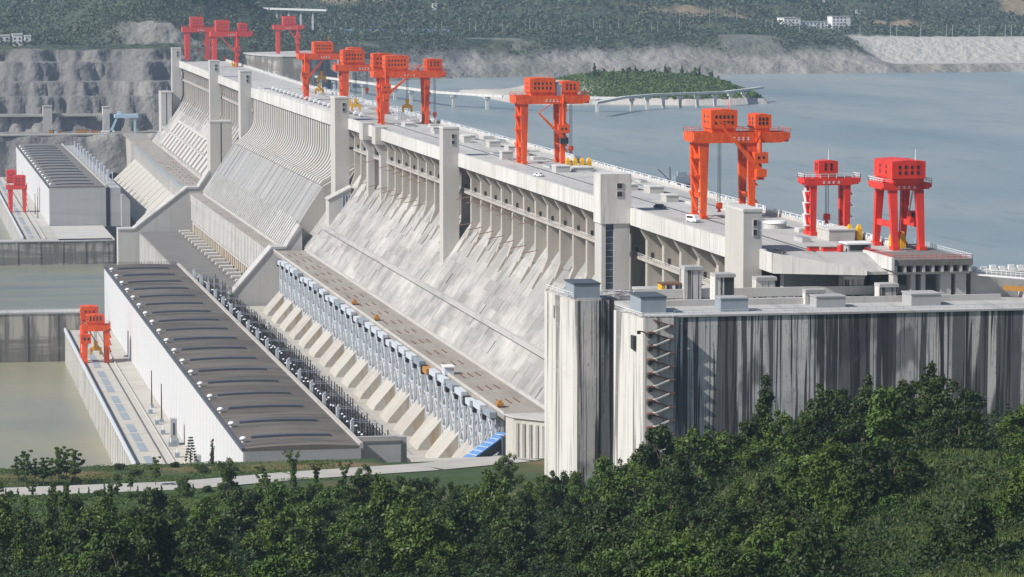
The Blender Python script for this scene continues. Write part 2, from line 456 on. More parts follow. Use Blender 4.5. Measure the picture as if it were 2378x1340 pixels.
for k in range(n):
    y = YA + (YB - YA) * (k + .5) / n
    w = .75 if k > 9 else 1.2
    MB().py([(213.2, 131.1), (211.6, 132.3), (203.2, 119.3), (204.6, 118.1)], y - w, y + w).obj('chute_wall', m_white, sp)
MB().box(195.5, 204.4, YA - 2, YB + 13, 112, 117.2).obj('toe_ledge', m_plat, sp)
b = MB().box(203.2, 204.0, YA, YB, 117.2, 118.4); b.obj('kerb', m_conc, sp)
MB().box(197.2, 204.4, YA - 2, YB + 13, 66, 111.9).obj('toe_wall', m_rustc, sp)
n = 56
for k in range(n):
    y = YA + (YB - YA) * (k + .5) / n
    MB().py([(195.2, 117.1), (195.2, 101), (196.3, 99.7), (197.15, 99.7), (197.15, 117.1)], y - 1.9, y + 1.9).obj('buttress', m_white, sp)
for k in range(40):
    y = YA + (YB - YA) * (k + .5) / 40
    MB().box(196.3, 197.15, y - 2.2, y + 2.2, 80, 98.5).obj('lower_buttress', m_rustc, sp)
MB().box(196.3, 197.15, YA, YB, 98.6, 99.6).obj('string_course', m_conc, sp)

ap = root('spillway_apron', 'low dark roofed concrete apron with a ribbed wall below the spillway', 'apron', (180, 1720, 66))
MB().box(165, 188, 1705, 2146, 66, 90.2).obj('wall', m_beige, ap)
MB().box(164.6, 188.2, 1704.6, 2146, 90.2, 91).obj('roof', m_roof2, ap)
for k in range(40):
    y = 1712 + k * 10.8
    MB().box(163.4, 164.98, y - 1.6, y + 1.6, 66, 90.15).obj('buttress', m_white, ap)
for k in range(20):
    y = 1716 + k * 21.5
    MB().box(188.3, 195.8, y - 3.2, y + 3.2, 92.2, 93.4).obj('slab', m_conc, ap)
    MB().box(192, 194.5, y - 2.2, y + 2.2, 66, 92.15).obj('slab_pier', m_beige, ap)

def end_wall(label, y0, y1, lo):
    t = root('training_wall', label, 'wall', (180, y0, 66), 'walls closing the two ends of the spillway')
    MB().py([(212, 130), (203.6, 118.5), (196, 118.5), (161, lo), (150.5, lo), (150.5, 62), (212, 62)], y0, y1).obj('wall', m_conc, t)
    MB().py([(212, 130.1), (203.6, 118.6), (196, 118.6), (161, lo + .1), (150.5, lo + .1), (150.5, lo + 1.1), (160.7, lo + 1.1), (196, 119.8), (203.4, 119.8), (210.6, 130.9)], y0 - .5, y1 + .5).obj('coping', m_deck, t)
    return t
end_wall('sloping end wall of the spillway nearer the lock', 1676, 1689, 78)
end_wall('sloping end wall of the spillway beside the far powerhouse', 2150, 2164, 92)

# ------------------------------------------------------------------ toe platforms, penstock casings, trestles
tp = root('toe_platform', 'long flat brownish platform along the foot of the near dam', 'platform', (205, 1035, 105))
MB().box(196.6, 213, 1036, 1672, 116.4, 118).obj('deck', m_plat, tp)
b = MB().box(212.2, 213, 1036, 1660, 118, 119.1).box(196.6, 197.0, 1036, 1672, 118, 118.9)
b.obj('kerb', m_conc, tp)
for k in range(17):
    y = 1062 + k * 36
    for x, dy in ((201, 0), (204.4, 2), (207.6, 4)):
        MB().box(x - .22, x + .22, y + dy, y + dy + 11, 118.01, 118.25).obj('slot_cover', m_rust, tp)
MB().box(203, 213, 1036, 1672, 66, 116.35).obj('back_wall', m_pen, tp)
for k in range(17):
    y = 1046 + k * 36
    MB().box(199.4, 202.9, y + 12, y + 22, 88, 116.3).obj('pier_wall', m_steelw if k % 3 else m_conc, tp)
    p = MB().py([(202.9, 108.0), (200, 105.0), (188.2, 91.5), (187, 89), (187, 70), (202.9, 70)], y, y + 20).obj('penstock_casing', m_beige if k % 3 == 1 else m_pen, tp)
    MB().py([(202.6, 107.6), (200, 104.6), (191.5, 95.0), (196, 72), (202.6, 72)], y - .06, y - .01).obj('rust_stain', m_rustc, p)
    MB().py([(202.9, 104), (192.5, 91), (192.5, 70), (202.9, 70)], y + 20.01, y + 35.99).obj('recess_slope', m_beige, tp)
MB().box(168.5, 203, 1036, 1672, 62, 89.6).obj('yard_floor', m_pen, tp)

def trestle(y, label, i):
    t = root('steel_trestle', label, 'trestle', (196, y, 92), 'steel trestles under the toe platform')
    for dy in (0, 9):
        for x in (195.6, 198.6):
            MB().box(x - .45, x + .45, y + dy - .45, y + dy + .45, 90, 114.4).obj('post', m_steelw, t)
    b = MB()
    for k in range(3):
        z0, z1 = 92 + k * 7.4, 99.4 + k * 7.4
        b.beam((195.6, y, z0), (195.6, y + 9, z1), .38).beam((195.6, y + 9, z0), (195.6, y, z1), .38)
        b.beam((195.6, y, z1), (195.6, y + 9, z1), .38).beam((195.6, y - .1, z0), (198.6, y - .1, z1), .38).beam((198.6, y - .1, z0), (195.6, y - .1, z1), .38)
    b.obj('brace', m_steelw, t)
    if i % 5 != 2:
        MB().box(194.2, 196.4, y - 1.4, y + 12.2, 115.3, 117.3).obj('box_girder', m_steelw if i % 4 else m_steelg, t)
    else:
        MB().box(194.0, 196.4, y - 1, y + 8, 114.5, 116.5).obj('box_girder', m_orgeq if i == 7 else m_steelw, t)
    MB().box(194.4, 198.9, y + 12.3, y + 14.6, 113, 116.3).obj('bearing', m_black, t)
for i in range(33):
    trestle(1049.5 + i * 18, 'white steel trestle under the toe platform, %s from the near end' % ORD[i], i)
for k, (y, c) in enumerate(((1330, m_orgeq), (1395, m_orgeq), (1056, m_orgeq))):
    t = root('work_machine', ['orange machine at the edge of the toe platform, nearer of the two far ones', 'orange machine at the edge of the toe platform, farthest from the lock', 'orange steel heap near the lock end of the toe platform'][k], 'machine', (199, y, 118), 'orange machines on the toe platform')
    MB().box(197.8, 200.0, y - 2.0, y + 2.0, 118.4, 119.5).obj('body', c, t)
    MB().box(198.4, 199.6, y - 1, y + 1.0, 119.5, 120.3).obj('cab', c, t)
    for dx in (198.2, 200):
        MB().box(dx - .3, dx + .3, y - 2.4, y + 2.4, 118.0, 118.5).obj('track', m_tyre, t)
t = root('site_hut', 'small pale hut with a flat roof on the edge of the toe platform', 'hut', (197.5, 1146, 118))
MB().box(195.6, 199, 1144, 1150, 118, 120.6).obj('wall', m_steelw, t); MB().box(195.3, 199.3, 1143.6, 1150.4, 120.6, 121).obj('roof', m_house, t)

t = root('toe_platform', 'far flat platform along the foot of the dam beyond the spillway', 'platform', (205, 2167, 105))
MB().box(196, 213, 2167, 2960, 116.4, 118).obj('deck', m_plat, t)
for k in range(10):
    for j in range(3):
        MB().box(200 + j * 4, 200.8 + j * 4, 2185 + k * 30, 2190 + k * 30, 118.01, 118.2).obj('slot_cover', m_rust, t)
MB().box(198, 213, 2167, 2960, 62, 116.3).obj('back_wall', m_pen, t)
b = MB()
for k in range(52):
    b.box(195.4, 197.95, 2170 + k * 12, 2176 + k * 12, 96 + (k % 3) * 3, 116.3)
b.obj('hanging_panel', m_conc, t)
MB().box(194.8, 195.9, 2170, 2700, 115.5, 117.6).obj('box_girder', m_steelg, t)
for k in range(14):
    y = 2190 + k * 38.3
    MB().py([(197.9, 108), (172, 84), (172, 64), (197.9, 64)], y, y + 36).obj('penstock_casing', m_pen, t)
turn_far(t)
t = root('block_row', 'row of stepped pale concrete casings above the far toe platform', 'casing', (222, 2170, 118))
b = MB()
for k in range(16):
    y = 2200 + k * 30
    MB().py([(214, 119), (213, 122), (226, 139), (231, 139), (231, 130)], y, y + 17).obj('casing', m_conc, t)
MB().box(226.5, 231, 2196, 2690, 139.1, 140.4).obj('walkway', m_white, t)
turn_far(t)

# tall plain blocks at the far end
for k, (x0, x1, y0, y1, z0, z1, lb) in enumerate(((214.5, 229, 2180, 2202, 112, 161.5, 'tall grey concrete pier standing on the slope beside the far spillway tower'),
                                      (219, 228, 2745, 2775, 118, 160.5, 'pale concrete pier below the last dam tower, at the foot of the rock bank'))):
    t = root('slope_pier', lb, 'pier', ((x0 + x1) / 2, y0, z0))
    MB().box(x0, x1, y0, y1, z0, z1 - .9).obj('shaft', m_conc, t); MB().box(x0 - .2, x1 + .2, y0 - .2, y1 + .2, z1 - .9, z1).obj('cap', m_deck, t)
    MB().box((x0 + x1) / 2 - .3, (x0 + x1) / 2 + .3, y0 - .12, y0 - .01, z0, z1 - 1).obj('joint', m_dark, t)
    if k == 1: turn_far(t)

# ------------------------------------------------------------------ powerhouses
def powerhouse(label, x0, x1, y0, y1, zr, nv, far):
    t = root('powerhouse', label, 'powerhouse', ((x0 + x1) / 2, y0, 82))
    MB().box(x0, x0 + .6, y0, y1, 81, zr - .9).obj('wall', m_wallw, t)
    MB().box(x0 + .61, x1, y0, y1, 81, zr - .9).obj('end_wall', m_wallg, t)  # end wall darker than the side wall: its shade is put into the colour
    pts = []
    for k in range(13):
        u = k / 12; pts.append((x0 + (x1 - x0) * u, zr + .8 * (1 - (2 * u - 1) ** 2)))
    MB().py([(x0, zr - .85)] + pts + [(x1, zr - .85)], y0 + .02, y1).obj('roof', m_roof if not far else m_roof2, t)
    b = MB(); y = y0 + 12
    while y < y1 - 4:
        b.box(x0 - .03, x0 - .005, y - .14, y + .14, 82, zr - .95); y += 12
    b.obj('wall_joint', m_wallg, t)
    MB().box(x0 - .35, x0 + .5, y0, y1, zr - .9, zr + .25).obj('gutter', m_vent, t)
    MB().box(x1 - .5, x1 + .7, y0, y1, zr - .85, zr + .9).obj('parapet', m_pen, t)
    for k in range(nv):
        y = y0 + 21 + k * 36.0 if not far else y0 + 16 + k * (y1 - y0 - 30) / nv
        pr = []
        for q in range(9):
            u = .13 + .68 * q / 8
            pr.append((x0 + (x1 - x0) * u, zr + .82 * (1 - (2 * u - 1) ** 2)))
        MB().py([(a, z + .02) for a, z in pr] + [(a, z + .75) for a, z in pr[::-1]], y - 1.3, y + 1.3).obj('ridge_vent', m_vent, t)
    for k in range(nv):
        y = y0 + 14 + k * 36.0 if not far else y0 + 10 + k * (y1 - y0 - 30) / nv
        d = MB().tube((x0 + 1.6, y, zr), (x0 + 1.6, y, zr + 1.3), .55, n=8).obj('ventilator', m_rail, t)
        MB().dome((x0 + 1.6, y, zr + 1.1), 1.25, 10, 4, .8).obj('cowl', m_rail, d, smooth=True)
    return t
ph = powerhouse('long near powerhouse with brown roof and pale side wall', 111, 149, 1031, 1690, 110, 18, False)
ph2 = powerhouse('far powerhouse across the tailwater with grey ribbed roof and blank end wall', 114.6, 154.5, 2325, 2900, 109.5, 15, True)
b = MB()
for k in range(46):
    b.box(111.5 + k * .8, 111.7 + k * .8, 1688, 1688.2, 110, 112.2)
b.obj('end_fence', m_black, ph)
# annex of the far powerhouse
t = root('annex_building', 'lower grey annex behind the far powerhouse with a dark joint between', 'building', (165, 2325, 82))
MB().box(157.5, 165, 2326, 2900, 81, 108.5).obj('wall', m_wallg, t)
MB().py([(165, 81), (165, 104), (167, 104), (171, 100), (171, 81)], 2318, 2900).obj('side_wing', m_wallg, t)
MB().box(154.55, 157.45, 2334, 2900, 81, 108).obj('dark_joint', m_glass, t)
for k in range(11):
    y = 2360 + k * 40
    p = root('switchgear_stand', 'pale steel switchgear frame on the annex roof, %s from the near end' % ORD[k], 'frame', (160, y, 108.5), 'switchgear frames behind the far powerhouse')
    MB().box(157.8, 158.4, y, y + 4, 108.5, 119).obj('panel', m_steelw, p); MB().box(161.5, 162, y, y + 4, 108.5, 117).obj('post', m_steelw, p)
    MB().box(157.8, 162, y + 1, y + 1.6, 116.5, 117.3).obj('crossbeam', m_steelw, p)

# auxiliary roof with the electrical gear of the near powerhouse
ab = root('auxiliary_building', 'long low auxiliary roof carrying electrical gear behind the near powerhouse', 'building', (160, 1050, 82))
MB().box(149.8, 168, 1058, 1690, 62, 98.5).obj('wall', m_wallg, ab)
MB().box(149.8, 168.2, 1057.8, 1690, 98.5, 99.2).obj('roof', m_roof2, ab)
MB().box(151, 167.5, 1054, 1057.7, 84, 109.2).obj('end_wall', m_wallg, ab)
MB().box(167.6, 168.3, 1058, 1690, 99.2, 100.6).obj('parapet', m_roof2, ab)
def gear(y, label, heavy):
    t = root('switchgear', label, 'switchgear', (158, y, 99.2), 'electrical gear on the auxiliary roof')
    for k, dx in enumerate((0, 2.2, 4.4)):
        MB().tube((151.6 + dx * .35, y + k * 3, 99.2), (151.6 + dx * .35, y + k * 3, 112.5), .30, n=8).obj('post', m_steelw, t)
    b = MB().beam((151.6, y, 112.3), (153.2, y + 6, 112.3), .25).beam((151.6, y, 112.2), (161, y + 2, 111.0), .18).beam((152.4, y + 5, 112.2), (161, y + 7, 111.0), .18)
    b.obj('crossbeam', m_steelw, t)
    n = 20 if heavy else 12
    for k in range(n):
        x = 155 + (k % 4) * 2.9; yy = y - 2 + (k // 4) * 6.4
        h = random.uniform(7.5, 10.5)
        i = MB().tube((x, yy, 99.2), (x, yy, 99.2 + h), .34, .2, 7).obj('insulator', m_black, t)
        if k % 4 == 0:
            MB().dome((x, yy, 99.2 + h), .5, 7, 3).obj('cap', m_rail, i)
    MB().box(158, 163, y + 10, y + 14, 99.2, 102.4).obj('transformer', m_steelg, t)
    for k in range(4):
        MB().beam((155 + k * 2.6, y - 3, 107 + k * .3), (155 + k * 2.6, y + 24, 107 + k * .3), .12).obj('busbar', m_black, t)
for i in range(17):
    gear(1072 + i * 35, 'cluster of black insulators and pale posts on the auxiliary roof, %s from the near end' % ORD[i], i < 13)

# ------------------------------------------------------------------ tailrace decks
def tailrace(label, x0, x1, y0, y1, zt):
    t = root('tailrace_deck', label, 'deck', (x0, y0, 66))
    MB().box(x0 + 1.2, x1, y0, y1, 60, zt - .6).obj('wall', m_beige, t)
    MB().box(x0, x1, y0, y1, zt - .6, zt).obj('deck', m_pen, t)
    n = int((y1 - y0) / 9.5)
    for k in range(min(n, 90)):
        y = y0 + 5 + k * 9.5
        MB().box(x0 + .05, x0 + 1.18, y - 1.5, y + 1.5, 61, zt - .65).obj('buttress', m_white, t)
    MB().box(x0, x0 + .8, y0, y1, zt, zt + 1.3).obj('parapet', m_steelw, t)
    MB().box(x0 + 2.2, x0 + 2.7, y0, y1, zt + .004, zt + .22).obj('crane_rail', m_black, t)
    MB().box(x0 + 12.0, x0 + 12.5, y0, y1, zt + .004, zt + .22).obj('crane_rail', m_black, t)
    k = 0; y = y0 + 6
    while y < y1 - 20:
        MB().box(x0 + 5.2, x0 + 8.2, y, y + 22, zt + .004, zt + .15).obj('slot_cover', m_steelg, t)
        y += 26 if k % 3 else 36; k += 1
    MB().box(x0 + 15.2, x0 + 15.5, y0, y1, zt + .004, zt + .7).obj('kerb', m_conc, t)
    return t
tailrace('near tailrace deck with crane rails beside the pale powerhouse wall', 87.6, 110.9, 1004, 1645, 82)
tailrace('far tailrace deck with crane rails in front of the far powerhouse', 91, 114.5, 2212, 2900, 82)
b = root('end_landing', 'bare concrete landing in front of the blank end wall of the far powerhouse', 'landing', (130, 2212, 66))
MB().box(114.6, 152, 2200, 2324, 60, 82).obj('deck', m_conc, b)
for k, y in enumerate((1140, 1236)):
    t = root('lift_shaft', ['small grey lift shaft on the near tailrace deck, the one closer to the trees', 'small grey lift shaft on the near tailrace deck, the one closer to the orange crane'][k], 'shaft', (107, y, 82), 'lift shafts on the tailrace deck')
    MB().box(105.6, 108, y, y + 4, 84, 92).obj('shaft', m_wallg, t)
    MB().box(105.2, 108.6, y - 1, y + 5, 82, 84).obj('base', m_steelg, t)
    MB().box(106.5, 107.1, y - .1, y - .02, 86, 90.5).obj('door', m_dark, t)
for k, (x, y, x1) in enumerate(((107.5, 1300, 0), (107.2, 1345, 0), (110, 2400, 0), (110, 2440, 0))):
    t = root('steel_mast', ['dark mast against the pale near powerhouse wall, first beside the crane', 'dark mast against the pale near powerhouse wall, second beside the crane', 'dark mast beside the far red crane, nearer one', 'dark mast beside the far red crane, farther one'][k], 'mast', (x, y, 82), 'dark masts on the tailrace decks')
    MB().tube((x, y, 82), (x, y, 97.5), .32, .2, 6).obj('pole', m_black, t); MB().box(x - .8, x + .8, y - .8, y + .8, 82, 83.4).obj('plinth', m_steelg, t)
for k in range(9):
    y = 1085 + k * 30 + random.uniform(-5, 5)
    t = root('deck_cabinet', 'grey cabinet with a pipe along the foot of the powerhouse wall, %s from the trees' % ORD[k], 'cabinet', (105, y, 82), 'cabinets on the tailrace deck')
    MB().box(104.4, 106, y, y + 2.6, 82, 83.7).obj('body', m_steelg, t); MB().tube((105.2, y + 1, 83.7), (105.2, y + 1, 85.3), .25, n=6).obj('pipe', m_rail, t)

def guide_wall(label, x0, x1, y0, y1, zt, rail=False):
    t = root('guide_wall', label, 'wall', (x1, y0, 62))
    MB().box(x0, x1, y0, y1, 58, zt - .7).obj('wall', m_guide, t)
    MB().box(x0, x1, y0 - .4, y1, zt - .7, zt).obj('coping', m_deck, t)
    x = x1 - 4
    while x > x0:
        MB().box(x - .7, x + .7, y0 - .35, y0 - .01, 60, zt - .75).obj('buttress', m_guide, t); x -= 15
    if rail:
        MB().rail((x0, y0, zt), (x1, y0, zt), 1.5, 3, .16).obj('railing', m_rail, t)
guide_wall('stained concrete wall between the near tailwater and the spillway pool', -120, 103, 1648, 1660, 91, True)
guide_wall('stained concrete wall on the far side of the spillway pool', -140, 150.4, 2196, 2211, 82)

# ------------------------------------------------------------------ gantry cranes
def house(r, mat, x0, x1, y0, y1, z, h, nw, rows=2, side=2):
    hb = MB().box(x0 + .4, x1 - .4, y0 + .4, y1 - .4, z, z + 1.25).obj('house_base', mat, r)
    hs = MB().py([(x0, z + 1.3), (x0, z + h - .35), ((x0 + x1) / 2, z + h), (x1, z + h - .35), (x1, z + 1.3)], y0, y1).obj('machine_house', mat, r)
    w = (x1 - x0) / (nw + 1.5)
    for q in range(rows):
        zz = z + 1.3 + (h - 1.3) * (.22 + .30 * q)
        for k in range(nw):
            xx = x0 + w * (1.25 + k)
            MB().box(xx - .32, xx + .32, y0 - .07, y0 - .01, zz, zz + 1.0).obj('window', m_dark, hs)
        for k in range(side):
            yy = y0 + (y1 - y0) * (k + 1) / (side + 1)
            MB().box(x0 - .07, x0 - .01, yy - .5, yy + .5, zz, zz + 1.0).obj('window', m_dark, hs)
    return hs

def crane(label, X, Y, S, L, H, gh, gx0, gx1, houses, mat, z=185, white=False, splay=0.0, jib=None, hooks=(), legw=3.0, rot=0, ht='dam top cranes', letters=True, lege=1.7):
    r = root('gantry_crane', label, 'gantry crane', (X, Y, z), 'gantry cranes')
    o = Vector((X, Y, z))
    def P(x, y, zz): return (X + x, Y + y, z + zz)
    for x in (0, S):
        for y in (0, L):
            ys = -splay if y == 0 else splay
            lg = MB().leg(P(x, y + ys, 1.1), P(x, y, H), lege, 1.7, legw, 1.9).obj('leg', mat, r)
            MB().box(X + x - 1.0, X + x + 1.0, Y + y + ys - 1.9, Y + y + ys + 1.9, z + .05, z + 1.08).obj('bogie', mat, lg)
        q = .42 if splay else .30
        yy = splay * (1 - q)
        MB().box(X + x - .55, X + x + .55, Y - yy + .9, Y + L + yy - .9, z + H * q - .8, z + H * q + .8).obj('cross_tie', mat, r)
        if not splay:
            MB().box(X + x - .55, X + x + .55, Y + .9, Y + L - .9, z + H * .78, z + H * .78 + 1.3).obj('cross_tie', mat, r)
    for y in (-.3, L + .3):
        pts = [(X + gx0, z + H + .8), (X + gx0 + .8, z + H + .02), (X + gx1 - 3, z + H + .02), (X + gx1, z + H + gh * .45), (X + gx1, z + H + gh), (X + gx0, z + H + gh)]
        g = MB().py(pts, Y + y - 1.0, Y + y + 1.0).obj('girder', mat, r)
        if y < 0 and letters:
            for k, dx in enumerate((0, 1.5, 2.9, 4.5)):
                xx = X + (gx0 + gx1) / 2 - 3 + dx
                b = MB().box(xx, xx + .9, Y + y - 1.06, Y + y - 1.01, z + H + gh * .30, z + H + gh * .36).box(xx + .35, xx + .55, Y + y - 1.09, Y + y - 1.065, z + H + gh * .22, z + H + gh * .6)
                b.box(xx + .1, xx + .85, Y + y - 1.06, Y + y - 1.01, z + H + gh * .52, z + H + gh * .57)
                b.obj('lettering', m_rail, g)
    for x in (gx0, gx1 - 1.6):
        MB().box(X + x - .02, X + x + 1.6, Y + .72, Y + L - .72, z + H + .2, z + H + gh - .02).obj('end_beam', mat, r)
    b = MB()
    for p, q in (((gx0, -1.2), (gx1, -1.2)), ((gx0, L + 1.2), (gx1, L + 1.2)), ((gx0, -1.2), (gx0, L + 1.2)), ((gx1, -1.2), (gx1, L + 1.2))):
        b.rail(P(*p, H + gh), P(*q, H + gh), 1.2, 2.4, .14 if white else .1)
    b.obj('railing', m_rail if white else mat, r)
    for hx0, hx1, hy0, hy1, hh, nw in houses:
        house(r, mat, X + hx0, X + hx1, Y + hy0, Y + hy1, z + H + gh + .02, hh, nw)
    # ladders, platforms and lamps up the legs
    b = MB(); b2 = MB()
    for k in range(4 if not splay else 0):
        zz = z + 3 + k * H / 4.4
        b.beam((X - 1.9, Y + 1, zz), (X - 1.9, Y + L - 1, zz + H / 4.6), .5, .25)
        b.box(X - 2.6, X - 1.2, Y - .6, Y + 1.2, zz - .2, zz)
        b2.box(X + S + 1.0, X + S + 2.2, Y - 1.2, Y + .9, zz + 1.8, zz + 2.0)
        b2.beam((X + S + 1.6, Y - .8, zz + 1.9), (X + S + 1.6, Y + L - 1.5, zz + H / 4.6), .4, .22)
    if not splay:
        b.obj('stair', m_rail if white else mat, r); b2.obj('ladder', m_rail if white else mat, r)
    else:
        q_ = MB().box(X + S - 1.4, X + S + 1.4, Y + 3, Y + 6.4, z + H * .42 + .82, z + H * .42 + 3.4).obj('operator_cab', mat, r)
        MB().box(X + S - 1.0, X + S + 1.0, Y + 2.92, Y + 2.98, z + H * .42 + 1.8, z + H * .42 + 3.0).obj('window', m_dark, q_)
        MB().beam((X + S, Y + 10, z + H * .42 + .8), (X + S, Y + 5, z + H), .5, .2).obj('ladder', m_rail, r)
    hx = [h for h in houses]
    MB().tube(P(hx[0][1] - 2, hx[0][2] + 3, H + gh + hx[0][4] - .3), P(hx[0][1] - 2, hx[0][2] + 3, H + gh + hx[0][4] + 3.0), .14, .07, 6).obj('mast', mat if not white else m_rail, r)
    for hkx, hky, drop, yel in hooks:
        c = MB()
        for dx in (-.45, 0, .45):
            c.tube(P(hkx + dx, hky, H), P(hkx + dx, hky, H - drop), .09, n=5)
        c.obj('cable', m_black, r)
        hk = MB().box(X + hkx - .9, X + hkx + .9, Y + hky - .7, Y + hky + .7, z + H - drop - 1.8, z + H - drop)
        hk.tube(P(hkx, hky, H - drop - 2.8), P(hkx, hky, H - drop - 1.8), .7, .4, 8)
        hk.obj('hook_block', mat if not yel else m_yel, r)
        if yel:
            b = MB().box(X + hkx - 2.6, X + hkx + 2.6, Y + hky - .6, Y + hky + .6, z + H - drop - 4.4, z + H - drop - 2.9)
            for s in (-2.2, 2.2):
                b.box(X + hkx + s - .5, X + hkx + s + .5, Y + hky - .9, Y + hky + .9, z + H - drop - 6.2, z + H - drop - 4.4)
            b.beam(P(hkx - 2.2, hky, H - drop - 3.2), P(hkx, hky, H - drop - 2.0), .5).beam(P(hkx + 2.2, hky, H - drop - 3.2), P(hkx, hky, H - drop - 2.0), .5)
            b.obj('lifting_beam', m_yel, r)
    if jib:
        jx, jz, tx, tz, side = jib
        jy = -2.9
        b = MB().tube(P(jx, jy, jz - 5), P(jx, jy, H + gh + .6), .62, n=8); b.box(X + jx - 1, X + jx + 1, Y + jy, Y - .8, z + H + .4, z + H + 1.4)
        b.box(X + jx - 1.3, X + jx + 1.3, Y + jy - .6, Y - .8, z + jz - 5.4, z + jz - 4.6)
        b.obj('slewing_post', mat, r)
        cb = MB().box(X + jx - 2.2, X + jx + 2.2, Y + jy - 1.8, Y + jy + 1.6, z + jz - .2, z + jz + 3.2).obj('winch_house', mat, r)
        for k in (-.9, .7):
            MB().box(X + jx + k - .35, X + jx + k + .35, Y + jy - 1.86, Y + jy - 1.81, z + jz + 1.2, z + jz + 2.0).obj('window', m_dark, cb)
        j = MB().beam(P(jx, jy - 1.2, jz - 2.5), P(tx, jy - 1.2, tz), 1.1, 1.3, .55, .6); j.obj('jib', mat, r)
        MB().beam(P(jx, jy - 1.2, H + gh + .2), P(tx, jy - 1.2, tz), .3).obj('tie_rod', mat, r)
        MB().box(X + jx - 1.6, X + jx + 1.6, Y + jy - 2.2, Y + jy + .4, z + jz - 4.4, z + jz - 2.0).obj('operator_cab', m_dark if side == 0 else mat, r)
    return r

crane('tall orange gantry crane behind the white van, winch house on its right leg', 250, 985, 15.4, 11, 23.5, 3.2, -3.4, 27.5,
      [(2.2, 10.6, -.6, 11.2, 7.3, 5), (16.4, 21.6, -.4, 9, 5.8, 3)], m_org, jib=(17.3, 17.5, 3.2, 30.5, 1), hooks=((6.4, 5, 19, False),))
crane('orange gantry crane standing alone, with yellow lifting beams lying at its right foot', 251, 1279, 15.6, 11, 23.8, 3.3, -3.6, 26.5,
      [(2.2, 12.6, -.6, 11.2, 7.2, 5), (15.4, 22.2, -.4, 9, 5.8, 3)], m_org, jib=(15.4, 12.5, 5, 20.5, 0), hooks=((19.6, 3, 17, False),))
t = root('equipment_box', 'pale blue equipment box between the two houses of the lone orange crane', 'box', (265.4, 1282, 212.2))
MB().box(264.1, 266.2, 1279, 1287, 212.12, 216.2).obj('body', m_bluew, t); MB().py([(264, 216.2), (265.1, 217.4), (266.3, 216.2)], 1278.8, 1287.2).obj('roof', m_steelw, t)
crane('wide orange gantry crane with a slewing winch house and jib on its left leg', 246, 1622, 22.5, 10, 23.2, 3.3, -4.5, 32.2,
      [(1.4, 13.2, -.6, 10, 8.0, 6), (-1.0, 8.5, 24, 34, 8.5, 4), (22.4, 30.4, -.4, 10, 6.2, 3)], m_org, jib=(1.4, 17, 19.5, 30, 1), hooks=((13.2, 4, 11, True), (27.0, 3, 17.5, False)))
crane('orange gantry crane above the spillway tower, its right leg hidden by the next crane', 243.5, 1738, 22, 10, 23, 3.4, -5.2, 26,
      [(-1.2, 10.4, -.6, 12, 8.2, 6), (4.0, 11.6, 18, 28, 9, 3)], m_org, hooks=((5.4, -2.0, 14.5, True), (12.2, 3, 9, False)), legw=4.0, lege=2.6)
crane('orange gantry crane over the middle of the spillway, a yellow beam hanging from its hook', 248, 1932, 22, 10, 24.0, 3.4, -5, 27,
      [(4.0, 15.4, -.6, 11, 7.3, 6)], m_org, jib=(-1.6, 14, 9, 24, 1), hooks=((9.2, 4, 7, True), (8.2, 8, 14.5, True)))
crane('faded red gantry crane with a jib, above the second tower from the far end', 261, 2606, 17.2, 10, 24.0, 4.0, -3.5, 30,
      [(.6, 11.6, -.6, 10, 9.2, 4), (18.5, 25.6, -.4, 9, 7, 3)], m_dred, jib=(17.2, 13, 4, 24, 1), hooks=((8, 3, 16, False),), lege=2.2)
crane('faded red gantry crane farthest left on the dam crest, near the rock bank', 257, 2800, 17.2, 10, 24.0, 4.2, -4.4, 28,
      [(2.4, 13.6, -.6, 10, 9.0, 4)], m_dred, hooks=((9, 3, 14, False),), legw=4.2, lege=3.6)
crane('red gantry crane standing on the round concrete block behind the far dam', 360, 3010, 18, 9, 22.0, 4.0, -4.4, 24,
      [(4.2, 16, -.6, 10, 8.6, 4)], m_dred, jib=(17.5, 14, 8, 23, 1), legw=3.4, lege=2.6)
crane('small red gantry crane with white railings, half behind the bigger red crane', 265.6, 917, 10.2, 4.6, 14.6, 2.1, -3, 14,
      [(1.6, 7.4, -.4, 4.4, 5.2, 2)], m_red, white=True, hooks=((4.8, 2, 8.5, False),), legw=1.9, lege=1.6)
crane('bright red A-frame gantry crane with a big windowed house and white railings', 273.6, 866, 7.6, 12, 16.4, 2.0, -2.9, 10.9,
      [(-.9, 8.7, -2.4, 14.4, 6.4, 4)], m_red, white=True, splay=2.6, hooks=((4.3, 5, 12, False),), legw=2.3, lege=1.6)
crane('orange gantry crane with two stacked houses on the near tailrace deck', 89.8, 1506, 10.0, 7, 14.6, 2.6, -1.6, 11.6,
      [(.6, 9.0, -.6, 5.4, 5.0, 4), (-1.0, 7.0, 13, 21, 7.6, 3)], m_org, z=82, jib=None, hooks=((5, 3, 5, True),), letters=False, lege=1.8, legw=2.6)
crane('red gantry crane on the far tailrace deck at the left edge', 93.2, 2462, 10.0, 7, 17.0, 3.0, -3.5, 12,
      [(2.0, 11.0, -.6, 7, 7.6, 3), (-2.0, 5, 26, 34, 10, 2)], m_red, z=82, letters=False, lege=2.2, legw=3.0)
t = root('winch_cabin', 'orange windowed cabin on the left leg of the tailrace deck crane', 'cabin', (89, 1503, 91.5))
hs = MB().box(87.6, 92.2, 1500.6, 1504.4, 91.4, 95.6).obj('body', m_org, t)
for k in (88.9, 90.6):
    MB().box(k, k + .8, 1500.52, 1500.58, 93, 94.2).obj('window', m_dark, t)

